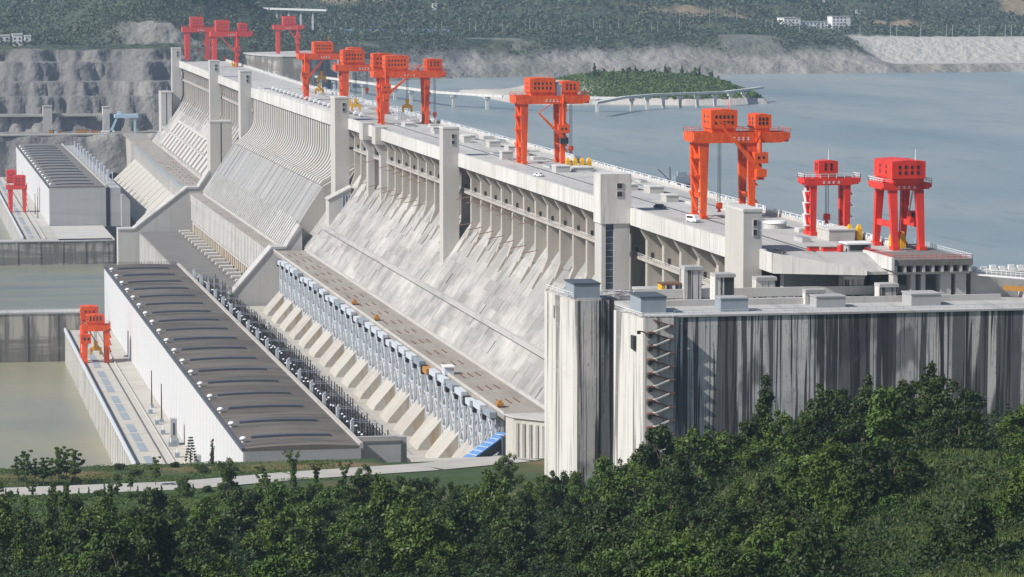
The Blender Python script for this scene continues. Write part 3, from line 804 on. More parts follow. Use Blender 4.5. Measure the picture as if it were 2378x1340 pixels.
# ------------------------------------------------------------------ things on the crest
def vehicle(name, label, cat, x, y, z, L, W, prof, mat, rot, glass_top):
    t = root(name, label, cat, (x, y, z))
    b = MB()
    A = [(x - W / 2, y + p, z + q) for p, q in prof]; B = [(x + W / 2, y + p, z + q) for p, q in prof]
    b._pr(A, B); b.obj('body', mat, t)
    for s in (-1, 1):
        for p in (-L * .31, L * .31):
            w = MB().tube((x + s * (W / 2 - .2), y + p, z + .36), (x + s * (W / 2 + .04), y + p, z + .36), .36, n=12).obj('wheel', m_tyre, t)
            MB().tube((x + s * (W / 2 + .041), y + p, z + .36), (x + s * (W / 2 + .06), y + p, z + .36), .2, n=10).obj('rim', m_steelg, w)
        g0, g1, zb, zt = glass_top
        MB().box(x + s * W / 2 - .012, x + s * W / 2 + .012, y + g0, y + g1, z + zb, z + zt).obj('side_window', m_dark, t)
        MB().box(x + s * W * .36 - .16, x + s * W * .36 + .16, y - L / 2 - .03, y - L / 2 - .005, z + .62, z + .84).obj('headlight', m_rail, t)
    MB().box(x - W * .4, x + W * .4, y + glass_top[0] - .55 - .02, y + glass_top[0] - .5, z + glass_top[2], z + glass_top[3]).obj('windscreen', m_dark, t)
    t.rotation_euler.z = R(rot)
    return t
van_p = [(-2.4, .3), (-2.4, 1.0), (-2.05, 1.25), (-1.5, 2.2), (-1.2, 2.3), (2.35, 2.3), (2.4, 1.2), (2.4, .3)]
car_p = [(-2.2, .3), (-2.2, .85), (-1.1, 1.0), (-.5, 1.45), (1.0, 1.5), (1.7, 1.05), (2.2, .98), (2.2, .3)]
vehicle('parked_van', 'white van on the crest road beside the tall orange crane', 'van', 243.6, 972, 185, 4.8, 2.0, van_p, m_car_w, 24, (-1.0, 2.1, 1.3, 1.95))
vehicle('moving_car', 'small white car driving alone on the crest road', 'car', 241.2, 1200, 185, 4.4, 1.8, car_p, m_car_w, 28, (-.45, 1.1, .95, 1.38))
vehicle('parked_car', 'dark car parked between the two tall orange cranes on the crest road', 'car', 247, 1030, 185, 4.4, 1.8, car_p, m_car_d, 30, (-.45, 1.1, .95, 1.38))
vehicle('parked_car', 'dark car near the end of the crest road right of the white wide tower', 'car', 238.8, 858, 185, 4.4, 1.8, car_p, m_car_d, 60, (-.45, 1.1, .95, 1.38))

def lifting_beam(label, x, y, z=185):
    t = root('lifting_beam', label, 'lifting beam', (x, y, z), 'yellow lifting beams on the crest')
    for s in (-1.4, 1.4):
        b = MB().box(x + s - .8, x + s + .8, y - 1, y + 1, z, z + 3.4); b.leg((x + s, y, z + 3.4), (x + s, y, z + 4.6), 1.5, 1.6, .5, .6)
        b.obj('end_frame', m_yel, t)
    MB().box(x - .6, x + .6, y - .5, y + .5, z + .8, z + 2.2).obj('cross_beam', m_yel, t)
lifting_beam('yellow lifting beam at the right foot of the lone orange crane, left one of the pair', 262, 1240)
lifting_beam('yellow lifting beam beside the lone orange crane, right one of the pair', 267.6, 1240)
lifting_beam('yellow lifting beam beside the grey block under the small red crane', 272.4, 898)
lifting_beam('yellow lifting beam under the bright red A-frame crane', 276.6, 870.5)
lifting_beam('yellow lifting beam left of the tower at the foot of the third orange crane', 259, 1842)
lifting_beam('yellow lifting beam below the far red crane with the jib', 276, 2606)

blk = [(259.9, 1540, 5, 9, 2.6, 'low concrete block behind the wide orange crane'), (257, 1446, 3, 8, 3.0, 'pale slab on two stub legs left of the slim middle tower'),
       (262, 1405, 5, 8, 2.8, 'concrete block right behind the slim middle tower'), (264.5, 1372, 6, 10, 2.4, 'long concrete block second behind the slim middle tower'),
       (262, 1340, 4, 10, 2.6, 'grey concrete block third behind the slim middle tower'), (250, 1312, 4.5, 6, 3.4, 'white stepped concrete block left of the lone orange crane'),
       (255, 1226, 5.6, 8, 2.6, 'low block in front of the lone orange crane'), (264, 1236, 8, 18, 1.6, 'flat plinth under the yellow lifting beams'),
       (261, 1150, 6, 12, 2.4, 'concrete block left of the glazed lift tower'), (257, 1122, 6, 10, 2.2, 'concrete block with a white frame behind the glazed tower'),
       (262.8, 1105, 5, 9, 2.4, 'concrete block right behind the glazed tower'), (258, 1062, 4.2, 8, 2.4, 'pale block between the glazed tower and the dark parked car'),
       (268.2, 902, 7.6, 12, 3.4, 'grey concrete block between the legs of the small red crane'), (262, 1470, 6, 10, 2.2, 'concrete block midway between the lone and the wide orange cranes'),
       (255.5, 1600, 5, 12, 1.8, 'low block between the legs of the wide orange crane'), (270, 1030, 4, 16, 2.0, 'long low block at the upstream edge right of the dark parked car')]
for x, y, sx, sy, h, lb in blk:
    t = root('concrete_block', lb, 'block', (x, y, 185), 'concrete blocks on the crest')
    MB().box(x - sx / 2, x + sx / 2, y - sy / 2, y + sy / 2, 185.004, 185 + h - .35).obj('base', m_conc, t)
    MB().box(x - sx / 2 - .2, x + sx / 2 + .2, y - sy / 2 - .2, y + sy / 2 + .2, 185 + h - .35, 185 + h).obj('cover', m_white, t)
sides = ['beside the upstream kerb', 'near the middle of the deck', 'close to the crane rail', 'with its lid half off', 'standing a little apart']
for k in range(26):
    y = 895 + k * 30 + random.uniform(-8, 8); x = random.choice((253.5, 257, 262, 267, 271.5))
    if any(abs(x - q[0]) < 7 and abs(y - q[1]) < 12 for q in blk) or any(abs(y - c - 5) < 11 and (abs(x - 250) < 4 or abs(x - 268) < 5) for c in (985, 1279, 1622)): continue
    t = root('hatch_cover', 'low pale hatch cover on the crest deck, %s going away from the lock' % (ORD[k] if k < 24 else 'among the farthest'), 'hatch cover', (x, y, 185), 'hatch covers on the crest deck')
    w_ = random.uniform(1.2, 2.6); d_ = random.uniform(2, 7); h_ = random.uniform(.4, 1.5)
    MB().box(x - w_, x + w_, y - d_, y + d_, 185.004, 185 + h_).obj('curb', m_conc, t); MB().box(x - w_ + .2, x + w_ - .2, y - d_ + .2, y + d_ - .2, 185 + h_, 185.2 + h_).obj('lid', m_white if k % 3 else m_steelg, t)
rr = root('crane_rails', 'pair of dark crane rails running the length of the crest', 'rail track', (260, 880, 185))
for x in (250.6, 267.2):
    for y0, y1 in ((862, 1690), (1691, 2125)):
        MB().box(x - .28, x + .28, y0, y1, 185.004, 185.12).obj('rail', m_black, rr)
for k in range(20):
    y = 1705 + k * 20.6
    lb = 'white gate hoist in the long row on the spillway crest, %s from the near end' % ORD[k]
    t = root('gate_hoist', lb, 'hoist', (247.5, y, 185), 'gate hoists on the spillway crest')
    MB().py([(246.2, 185.6), (248.8, 185.6), (248.8, 187.0), (247.4, 187.4), (246.2, 186.4)], y - 1.5, y + 1.5).obj('cover', m_rail, t)
    MB().box(246.6, 248.4, y - 1.2, y + 1.2, 185.004, 185.58).obj('base', m_steelg, t)
def parapet(label, x, y0, y1, far=False):
    t = root('parapet_railing', label, 'railing', (x, y0, 185), 'railings on the upstream edge')
    MB().box(x - .5, x, y0, y1, 185.004, 185.9).obj('kerb', m_conc, t)
    b = MB(); y = y0
    while y < y1:
        b.box(x - .45 + random.uniform(-.1, .1), x - .05, y, y + random.uniform(.7, 1.7), 185.9, 186.3 + random.random() * .7); y += 2.6
    b.beam((x - .25, y0, 187.1), (x - .25, y1, 187.1), .12)
    b.obj('baluster_row', m_rail, t)
    if far: turn_far(t)
parapet('pale railing along the upstream edge of the near dam', 276, 875, 1690)
parapet('pale railing along the upstream edge of the spillway crest', 276, 1690.5, 2126)
parapet('pale railing along the upstream edge of the far dam section', 276, 2127, 2770, True)
parapet('pale railing on the downstream side of the spillway crest road', 237.4, 1700, 2100)
for k, (x, y) in enumerate(((268, 1660), (264, 1676), (268, 1700), (270, 1725), (266, 1752), (270, 1780), (268, 1810), (266, 1850), (269, 1890), (266, 1930), (270, 1975), (268, 2020))):
    t = root('lattice_gantry', 'pale blue grey lattice frame on the spillway crest, %s from the wide orange crane' % ORD[k], 'frame', (x, y, 185), 'lattice frames on the spillway crest')
    b = MB()
    for dx in (-2.5, 0, 2.5):
        b.box(x + dx - .15, x + dx + .15, y - 6, y - 5.7, 185.004, 189.5).box(x + dx - .15, x + dx + .15, y + 5.7, y + 6, 185.004, 189.5)
        b.beam((x + dx, y - 6, 189.4), (x + dx, y + 6, 189.4), .25).beam((x + dx, y - 6, 187), (x + dx, y + 6, 188.6), .18)
    b.obj('lattice', m_steelw, t); MB().box(x - 2.7, x + 2.7, y - 6.4, y + 6.4, 185.004, 185.5).obj('plinth', m_conc, t)
for k, (x, y) in enumerate(((251, 952), (252.4, 950))):
    t = root('traffic_drum', ['orange drum beside the wide white tower, left one', 'orange drum beside the wide white tower, right one'][k], 'drum', (x, y, 185), 'orange drums')
    MB().tube((x, y, 185.004), (x, y, 187.4 - k), .55, n=10).obj('barrel', m_org, t); MB().tube((x, y, 187.4 - k), (x, y, 187.7 - k), .58, n=10).obj('rim', m_rail, t)
t = root('covered_tank', 'round white covered tank lid behind the wide white tower', 'tank', (262, 945, 185)); MB().tube((262, 945, 185.004), (262, 945, 186.6), 3.4, n=20).obj('body', m_conc, t); MB().tube((262, 945, 186.6), (262, 945, 187.2), 3.7, 3.2, 20).obj('lid', m_rail, t)

# end of the crest road above the lock
t = root('crest_spur', 'white parapet and deck where the crest road flares out above the lock', 'deck', (250, 800, 181))
MB().add([(235.3, 859.9, 184.97), (235.3, 850, 184.97), (258.5, 840.2, 181.4), (275.9, 840.2, 181.4), (275.9, 859.9, 184.97), (235.3, 859.9, 180.6), (235.3, 850, 180.6), (258.5, 840.2, 180.6), (275.9, 840.2, 180.6), (275.9, 859.9, 180.6)],
         [(0, 1, 4), (1, 2, 3), (1, 3, 4), (5, 9, 8, 7, 6), (0, 5, 6, 1), (1, 6, 7, 2), (2, 7, 8, 3), (3, 8, 9, 4), (4, 9, 5, 0)]).obj('deck', m_deck, t)
MB().add([(235, 849.6, 180.5), (258.4, 839.6, 180.5), (258.6, 840.1, 180.5), (235.2, 850.1, 180.5), (235, 849.6, 186), (258.4, 839.6, 182.2), (258.6, 840.1, 182.2), (235.2, 850.1, 186)],
         [(3, 2, 1, 0), (4, 5, 6, 7), (0, 1, 5, 4), (1, 2, 6, 5), (2, 3, 7, 6), (3, 0, 4, 7)]).obj('parapet', m_white, t)
MB().box(234.9, 235.25, 850.2, 862.8, 180.6, 186).obj('parapet', m_white, t)
MB().box(240, 262, 856, 859.8, 174.5, 180.5).obj('underside_wall', m_wallg, t)
for k, (x, y, w) in enumerate(((251, 866, 3), (255, 864, 4))):
    t = root('red_equipment', ['small red tool box on the crest spur, left one', 'low red tool box on the crest spur, right one'][k], 'tool box', (x, y, 185), 'red boxes on the crest spur')
    MB().box(x - w / 2, x + w / 2, y - 1, y + 1, 185.01, 186).obj('body', m_red, t); MB().box(x - w / 2 - .1, x + w / 2 + .1, y - 1.1, y + 1.1, 186, 186.2).obj('lid', m_rust, t)
t = root('pump_house', 'low dark pump house with a pale roof and a red drum beside the crane runway', 'building', (262, 862, 185))
MB().box(259.5, 266, 861, 868, 185.01, 187.0).obj('wall', m_wallg, t); MB().box(259, 266.4, 860.4, 868.4, 187.0, 187.4).obj('roof', m_rail, t); MB().box(260, 265, 860.9, 860.98, 185.4, 186.8).obj('opening', m_dark, t)
t = root('red_drum', 'red drum at the left end of the low pump house', 'drum', (257.6, 862, 185)); MB().tube((257.6, 862, 185.01), (257.6, 862, 186.6), .9, n=12).obj('barrel', m_red, t); MB().tube((257.6, 862, 186.6), (257.6, 862, 186.9), .95, .8, 12).obj('lid', m_red, t)

# crane runway on columns
t = root('crane_runway', 'concrete crane runway deck on tall columns under the bright red crane', 'runway', (275, 834, 174.5))
MB().box(264.2, 286.2, 834, 859.9, 183.4, 184.99).obj('deck', m_roof2, t)
MB().box(276.2, 286.2, 860, 884, 183.4, 184.99).obj('deck', m_roof2, t)
MB().box(263.4, 264.15, 833.6, 860, 182.2, 185.6).obj('edge_beam', m_white, t)
b = MB()
for k in range(9):
    b.box(264.4 + k * 2.6, 265.1 + k * 2.6, 834.2, 859, 181.6, 183.38)
b.box(264.3, 286, 836, 840, 180.9, 181.58)
b.obj('beam', m_conc, t)
for x in (264.6, 269.6, 272.4, 277.8, 282.0):
    MB().box(x, x + (1.2 if x < 277 else 3.0), 836, 840, 174.5, 180.88).obj('column', m_conc, t)
MB().box(264.4, 284, 856, 859, 174.5, 181.38).obj('back_wall', m_wallg, t)
b = MB().rail((264.2, 834.2, 185), (264.2, 864, 185), 1.2, 1.6, .1); b.rail((264.2, 834.2, 185), (286, 834.2, 185), 1.2, 1.6, .1)
b.obj('railing', m_red, t)
b = MB().rail((286, 834.2, 185), (286, 884, 185), 1.2, 1.6, .1); b.obj('railing', m_rail, t)

# ------------------------------------------------------------------ ship lock head
lk = root('lock_wall', 'massive far lock wall with a bright side face and grey end face', 'lock wall', (181, 846, 120))
MB().box(181, 300, 846.6, 874, 105, 174.5).obj('wall', m_stain, lk)
MB().box(180.4, 186.2, 845.6, 846.55, 105, 174.6).obj('front_pilaster', m_stain, lk)
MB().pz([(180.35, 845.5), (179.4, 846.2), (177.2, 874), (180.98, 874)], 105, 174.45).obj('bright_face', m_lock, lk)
MB().box(180.3, 187, 846, 873, 174.51, 175.2).obj('coping', m_deck, lk)
lk2 = root('lock_wall', 'near lock wall streaked with black stains, behind the trees', 'lock wall', (190, 800, 110))
MB().box(195.6, 420, 801.0, 823, 95, 174.5).obj('wall', m_stain, lk2)
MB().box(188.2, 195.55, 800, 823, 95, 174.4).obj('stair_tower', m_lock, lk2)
b = MB()
for k in range(11):
    b.box(205 + k * 17, 205.14 + k * 17, 800.96, 800.99, 95, 174.4)
b.obj('joint_line', m_wallg, lk2)
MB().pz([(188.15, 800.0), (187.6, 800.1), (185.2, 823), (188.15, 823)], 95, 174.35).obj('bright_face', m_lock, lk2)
MB().box(188.0, 420, 800.6, 823.2, 174.52, 175.0).obj('coping', m_deck, lk2)
b = MB().rail((196, 800.9, 175), (420, 800.9, 175), 1.2, 2.4, .1); b.obj('railing', m_steelw, lk2)
b = MB().rail((187.6, 800.2, 174.6), (195.4, 800.2, 174.6), 1.2, 1.5, .12); b.rail((185.3, 822, 174.6), (187.6, 800.2, 174.6), 1.2, 1.5, .12); b.obj('railing', m_rail, lk2)
b = MB().rail((177.4, 873, 175.2), (179.8, 846.4, 175.2), 1.2, 1.5, .12); b.obj('railing', m_rail, lk)
def niche(x, y, z, parent, w=1.6, h=4.2, dx=-.25):
    b = MB()
    pts = [(y - w, z), (y + w, z)] + [(y + w * math.cos(a), z + h + w * 1.4 * math.sin(a)) for a in [math.pi * k / 8 for k in range(9)]]
    b.px(pts, x + dx, x + .1); b.obj('arched_opening', m_dark, parent)
niche(178.55, 860, 153.5, lk, 1.3, 2.4, -.12); niche(186.75, 811, 149.5, lk2, 1.2, 2.4, -.12)
MB().box(177.9, 178.6, 864, 868, 168, 171.5).obj('window', m_dark, lk); MB().box(186.2, 187.0, 805, 808, 166, 169.5).obj('window', m_dark, lk2)
for x0, x1, y0, y1, zb, h, lb in ((179.6, 186.6, 846.2, 858, 175.2, 4.0, 'blue grey steel box on the end of the far lock wall'), (188.4, 195, 806, 818, 175, 4.4, 'blue grey steel box on the end of the near lock wall')):
    t = root('gate_housing', lb, 'housing', (x0, y0, zb)); MB().box(x0, x1, y0, y1, zb, zb + h - .4).obj('body', m_steelg, t); MB().box(x0 - .2, x1 + .2, y0 - .2, y1 + .2, zb + h - .4, zb + h).obj('roof', m_vent, t)
# lock floor, gate and lower deck
t = root('lock_chamber', 'dark lock chamber floor and gate between the two lock walls', 'chamber', (230, 823, 95))
MB().box(191, 300, 823.2, 846.5, 95, 173.4).obj('gate', m_stain, t); MB().box(190.6, 300, 823.21, 846.49, 173.4, 174.3).obj('deck', m_deck, t)
MB().box(204, 300, 874.1, 884, 105, 174.3).obj('deck', m_deck, t)
blocks = [(209.6, 214.4, 846, 851, 8.6), (212.4, 217.6, 824, 829, 8.6), (230.0, 235.4, 848, 852, 5.2), (235.8, 241, 820.5, 823, 4.4), (254.2, 259.8, 847, 852, 5.2), (257.6, 262.6, 826, 830, 5.0)]
names = ['tall concrete post on the lock deck behind the yellow machine', 'tall concrete post on the lock deck, second from the left', 'square concrete post beside the wide white tower', 'short concrete post with a flat cap at the middle of the near lock wall', 'concrete post under the end of the crest spur', 'short capped concrete post in front of the crane runway']
for (x0, x1, y0, y1, h), lb in zip(blocks, names):
    t = root('lock_post', lb, 'post', (x0, y0, 174.5), 'concrete posts on the lock deck')
    MB().box(x0 + .3, x1, y0, y1, 174.4, 174.5 + h - .9).obj('shaft', m_stain, t); MB().box(x0, x1 + .3, y0 - .4, y1 + .3, 174.5 + h - .9, 174.5 + h).obj('cap', m_deck, t)
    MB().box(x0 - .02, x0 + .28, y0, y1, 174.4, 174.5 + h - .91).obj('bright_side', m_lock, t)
for k, (x0, x1, y0, y1, h) in enumerate(((209.6, 216.8, 807, 813, 3.6), (236.4, 244.2, 812, 818, 3.0), (262, 270, 812, 820, 3.2))):
    t = root('hatch_house', ['blue grey steel hatch house on the near lock wall, left one', 'long grey hatch house on the near lock wall, middle one', 'grey green hatch house below the crane runway', 'small steel cabinet on the near lock wall, left one', 'small steel cabinet on the near lock wall, right one'][k], 'hatch house', (x0, y0, 175), 'hatch houses on the lock wall')
    MB().box(x0, x1, y0, y1, 175.0, 175 + h - .35).obj('body', m_steelg if k < 1 else m_wallg, t); MB().box(x0 - .2, x1 + .2, y0 - .2, y1 + .2, 175 + h - .35, 175 + h).obj('roof', m_wallg, t)
MB().box(196, 300, 846.6, 847.6, 174.6, 177.0).obj('upstand', m_conc, lk)
MB().box(198, 290, 822.2, 823.1, 175.0, 176.6).obj('upstand', m_conc, lk2)
t = root('hydraulic_machine', 'yellow brown machine with a flat canopy on the lock deck', 'machine', (206.5, 850, 174.5))
MB().box(203.8, 209.2, 848.6, 853, 174.6, 176.2).obj('body', m_orgeq, t); MB().box(204, 205, 848.4, 852.8, 176.2, 178.0).obj('frame', m_yel, t); MB().box(204, 210.6, 848, 853.4, 178, 178.5).obj('canopy', m_rust, t)
for x in (206.2, 208.6):
    MB().box(x, x + .8, 848.5, 852, 176.2, 178).obj('frame', m_steelg, t)
# zig-zag stair on the stair tower
st = root('zigzag_stair', 'zigzag steel stair climbing the end of the near lock wall', 'stair', (190, 799, 128))
z = 126.0
for k in range(14):
    MB().box(188.6, 190.2, 797.9, 799.95, z, z + .35).obj('landing', m_rust, st)
    MB().box(194.0, 195.5, 797.9, 799.95, z + 1.7, z + 2.0).obj('landing', m_rust, st)
    MB().beam((190.0, 798.6, z + .2), (194.2, 798.6, z + 1.8), 1.1, .34).obj('flight', m_conc, st)
    MB().beam((194.2, 799.4, z + 1.9), (190.0, 799.4, z + 3.3), .9, .3).obj('flight', m_rust, st)
    MB().box(188.5, 189.6, 798.0, 799.9, z - 1.1, z - .02).obj('bracket', m_black, st)
    z += 3.45
t = root('bracket_lamp', 'small dark bracket lamp at the top corner of the near lock wall', 'lamp', (187.5, 799.6, 171)); MB().beam((187.9, 799.9, 171), (186.4, 798.8, 171.4), .3).obj('arm', m_black, t); MB().box(185.8, 186.6, 798.3, 799.2, 170.7, 171.5).obj('head', m_black, t)
# right hand approach with white railing and an orange barge canopy
t = root('approach_pier', 'concrete approach pier with a white railing at the right edge', 'pier', (290, 770, 150))
MB().box(287, 420, 838, 846, 95, 181.2).obj('wall', m_conc, t); MB().box(300, 420, 824, 837, 174.3, 177).obj('deck', m_deck, t)
b = MB()
for k in range(50):
    b.box(288 + k * 2.6, 289.6 + k * 2.6, 840, 841, 181.2, 182.2 + .5 * random.random())
b.obj('baluster_row', m_rail, t)
t = root('covered_walkway', 'white railed walkway with an orange beam at the right edge', 'walkway', (300, 822, 174))
MB().beam((288, 836, 180.6), (330, 815, 177.8), 2.2, .35).obj('deck', m_rail, t); b = MB().rail((288, 836, 180.9), (330, 815, 178.1), 1.2, 1.3, .14); b.obj('railing', m_rail, t)
MB().beam((293, 829, 177.6), (330, 812, 175.6), .6, 1.3).obj('beam', m_orgeq, t)

# foot of the dam beside the trees
t = root('conveyor_gallery', 'blue roofed sloping conveyor gallery below the toe platform', 'gallery', (191, 1042, 100))
MB().beam((180, 1036, 98.6), (198, 1046, 108.4), 4.2, 3.0).obj('wall', m_vent, t)
b = MB().beam((179.6, 1035.8, 100.6), (198.3, 1046.2, 110.6), 5.0, .5); b.obj('roof', m_blue, t)
b = MB()
for k in range(9):
    u = (k + .5) / 9; c = Vector((180, 1036, 100.9)).lerp(Vector((198, 1046, 110.7)), u)
    b.beam(c + Vector((-1.15, 2.1, .12)), c + Vector((1.15, -2.1, .12)), .35, .2)
b.obj('skylight', m_steelw, t)
MB().box(197, 203, 1040, 1048, 96, 110.2).obj('head_house', m_vent, t)
t = root('retaining_wall', 'triangular ribbed retaining wall at the lock end of the toe platform', 'wall', (205, 1034, 96))
MB().pz([(197.2, 1035.8), (198.6, 1030), (214.4, 1012), (216, 1013), (213, 1035.9)], 92, 117.9).obj('wall', m_pen, t)
for k in range(9):
    u = (k + .5) / 9; x = 198.6 + (214.4 - 198.6) * u; y = 1030 - 18 * u
    MB().box(x - .55, x + .35, y - 1.0, y - .15, 94, 116.4).obj('buttress', m_white, t)
MB().pz([(196.6, 1036), (198.2, 1029.2), (214.4, 1010.8), (216.4, 1012.6), (213.2, 1036)], 117.95, 118.5).obj('coping', m_deck, t)
MB().box(166, 236, 985, 1036, 95, 104.5).obj('yard_slab', m_pen, root('service_yard', 'pale bare service yard between the powerhouse end and the lock', 'yard', (200, 1000, 95)))
t = root('service_block', 'plain grey block beside the near end of the powerhouse', 'building', (155, 1000, 95)); MB().box(150, 164, 1044, 1053.9, 90, 108.8).obj('wall', m_wallg, t); MB().box(149.8, 164.3, 1043.8, 1053.95, 108.8, 109.5).obj('roof', m_roof2, t)

# ------------------------------------------------------------------ water and base ground
def water(name, base, rough, bsc, stren, x0, x1, y0, y1, z, layers=()):
    m = M(name + ' surface', base, layers, rough=rough, spec=.5, bump=(bsc, 1.0, stren))
    o = MB().add([(x0, y0, z), (x1, y0, z), (x1, y1, z), (x0, y1, z)], [(0, 1, 2, 3)]).obj(name, m)
    o['kind'] = 'structure'; return o
m_gr = M('bare ground', (.12, .12, .08), [((.02, .02, .02), .4, .6, (.08, .1, .05), .8)])
o = MB().add([(-14000, -2000, 40), (14000, -2000, 40), (14000, 16000, 40), (-14000, 16000, 40)], [(0, 1, 2, 3)]).obj('ground', m_gr); o['kind'] = 'structure'
water('reservoir_water', (.275, .305, .298), .30, (.05, .02, .1), .25, 275.5, 4200, 880, 3420, 155, [((.005, .0016, 1), .42, .62, (.135, .19, .215), .8), ((.03, .006, 1), .5, .66, (.19, .25, .26), .6), ((.12, .02, 1), .56, .7, (.12, .17, .19), .6)])
water('tail_water', (.265, .245, .15), .34, (.10, .04, .1), .25, -900, 204, 880, 1650, 66, [((.01, .008, 1), .40, .62, (.18, .185, .155), .8), ((.05, .03, 1), .52, .66, (.26, .24, .17), .5)])
water('pool_water', (.20, .20, .145), .34, (.10, .03, .1), .35, -900, 210, 1655, 2200, 66.02, [((.004, .03, 1), .44, .60, (.12, .145, .14), .85), ((.02, .1, 1), .55, .7, (.24, .235, .18), .5)])
water('far_tail_water', (.23, .235, .18), .34, (.10, .04, .1), .25, -900, 100, 2208, 2960, 66.04)

# ------------------------------------------------------------------ right bank
m_rbank = M('right bank ground', (.045, .064, .036), [
    ((.012, .012, .012), .42, .60, (.072, .084, .042), .8), ((.035, .035, .035), .49, .60, (.022, .036, .026), .9), ((.11, .11, .11), .50, .62, (.014, .024, .018), .8), ((.25, .25, .25), .56, .68, (.10, .105, .05), .5),
    ('rock', 0, 1, (.26, .245, .225), 1.0), ('soil', 0, 1, (.33, .235, .15), .9), ('slab', 0, 1, (.36, .345, .315), 1.0), ('dark', 0, 1, (.12, .115, .115), .75)],
    bump=((.10, .10, .10), 5.0, .9))
xs = np.concatenate([np.arange(-500, -20, 10.0), np.arange(-20, 300, 2.5), np.arange(300, 1300, 5.0), np.arange(1300, 2700, 14.0)])
ys = np.concatenate([np.arange(2880, 3120, 2.5), np.arange(3120, 3620, 5.0), np.arange(3620, 4600, 12.0), np.arange(4600, 8200, 40.0)])
XX, YY = np.meshgrid(xs, ys)
def shore(x): return np.interp(x, [-500, 270, 300, 345, 420, 581, 720, 879, 1187, 2700], [2898, 2898, 2960, 3010, 3090, 3216, 3248, 3268, 3298, 3330])
def zbank(X, Y):
    n1 = fbm(X, Y, 420, 5, 3); n2 = fbm(X, Y, 90, 4, 9); n3 = fbm(X, Y, 22, 3, 21)
    d = Y - shore(X) + (n3 - .5) * 14
    # reservoir bank: rocky foot, dark green upper slope, bench
    top = np.interp(X, [270, 600, 900, 1100, 1300, 2700], [188, 192, 193, 188, 184, 184])
    zb = np.interp(d, [-60, 0, 22, 34, 62, 78, 110], [135, 154.4, 166, 167.5, 183, 186, 187])
    zb = 155 + (zb - 155) * (top - 155) / 32
    # rock cut beside the dam with four benches
    dc = d + (fbm(X, Y * .4, 26, 4, 31) - .5) * 20 * sstep(4, 30, d) + (fbm(X, Y * .3, 8, 3, 33) - .5) * 7 * sstep(4, 30, d)
    zt = np.interp(dc, [-25, 0, 1, 52, 54, 66, 68, 78, 80, 96, 98, 108, 112, 150], [62, 117.6, 117.8, 118.2, 133, 134, 148, 149, 161, 162, 178, 180, 190, 192])
    w = sstep(300, 255, X)
    z = zb * (1 - w) + (zt + (n2 - .5) * 3 * (d > 55)) * w
    # rough ground and hills
    z = z + sstep(60, 160, d) * ((n2 - .5) * 5 + (n3 - .5) * 3)
    hills = np.maximum(0, (Y - 3560)) * .085 * (.35 + 1.3 * n1) * sstep(3520, 3900, Y) + np.maximum(0, Y - 4300) * .16 * n1
    z = z + hills + sstep(3600, 4000, Y) * ((n2 - .5) * 26)
    # the near hill at upper left, and the dark mountain behind it
    z = z + 95 * np.exp(-((X - 285) / 75) ** 2 - ((Y - 3480) / 190) ** 2) * (.75 + .5 * n2)
    z = z + 17 * np.exp(-((X - 240) / 46) ** 4) * sstep(3078, 3104, Y + (n2 - .5) * 24) * sstep(3400, 3200, Y)
    z = z + 26 * np.exp(-((X - 372) / 40) ** 2 - ((Y - 3420) / 90) ** 2)
    z = z + 260 * np.exp(-((X - 60) / 300) ** 2 - ((Y - 4700) / 480) ** 2) * (.7 + .6 * n1)
    # low green knoll in the middle and a small dark knoll beside it
    z = z + 22 * np.exp(-((X - 800) / 105) ** 2 - ((Y - 3720) / 150) ** 2) + 15 * np.exp(-((X - 905) / 34) ** 2 - ((Y - 3480) / 50) ** 2)
    # the rockfill saddle dam at the right
    wd = sstep(1000, 1060, X) * (1 - sstep(3500, 3520, Y))
    c = Y - (3430 + .03 * (X - 1000))
    zd = np.interp(c, [-110, -60, 0, 10, 400], [152, 160, 187.5, 187.8, 187.8])
    z = np.where(wd > .02, z * (1 - wd) + np.maximum(zd, np.minimum(z, 163)) * wd, z)
    tree = (fbm(X, Y, 9, 2, 40) - .4) * 7 * sstep(80, 200, d)
    return z + tree * (1 - wd), d, n1, n2, n3, w, wd
ZZ, D, n1, n2, n3, w, wd = zbank(XX, YY)
gx = np.gradient(ZZ, axis=1) / np.gradient(XX, axis=1); gy = np.gradient(ZZ, axis=0) / np.gradient(YY, axis=0)
lowr = sstep(60, 34, D + (n2 - .5) * 34) * (1 - w)
cut = w * sstep(-30, -20, D) * sstep(118, 104, D + (n2 - .5) * 22)
rock = np.clip(lowr * (.25 + 1.15 * fbm(XX, YY * .4, 13, 3, 90)) + cut * (.72 + .4 * n3), 0, 1)
rock = np.maximum(rock, .8 * sstep(.56, .66, n2) * sstep(118, 100, D) * (D > 0) * (1 - w) * .5)
rock = np.maximum(rock, .8 * np.exp(-((XX - 262) / 46) ** 2) * sstep(3065, 3090, YY) * sstep(3150, 3110, YY))
dark = np.clip(sstep(.44, .60, fbm(XX, YY * 2, 40, 4, 77)) * cut * .9 + cut * sstep(.5, .64, fbm(XX * 2 + YY, YY * .5, 14, 3, 71)) * .5 + cut * sstep(.50, .60, fbm(XX + YY * .3, YY * .35, 7, 3, 73)) * .55, 0, 1)
soil = sstep(.60, .70, fbm(XX, YY * .7, 110, 4, 55)) * sstep(3600, 3800, YY) * .6
soil = np.maximum(soil, .85 * np.exp(-((XX - 545) / 50) ** 2 - ((YY - 3990) / 90) ** 2))
soil = np.maximum(soil, .5 * sstep(.5, .62, n2) * np.exp(-((XX - 225) / 30) ** 2 - ((YY - 3400) / 120) ** 2))
soil = np.maximum(soil, .6 * sstep(.5, .62, n2) * sstep(1010, 1060, XX) * sstep(36, 20, D) * (D > 8))
slab = np.maximum(wd * sstep(30, 44, D), cut * sstep(.56, .64, fbm(XX - YY * .4, YY * .35, 8, 3, 79)) * .75)
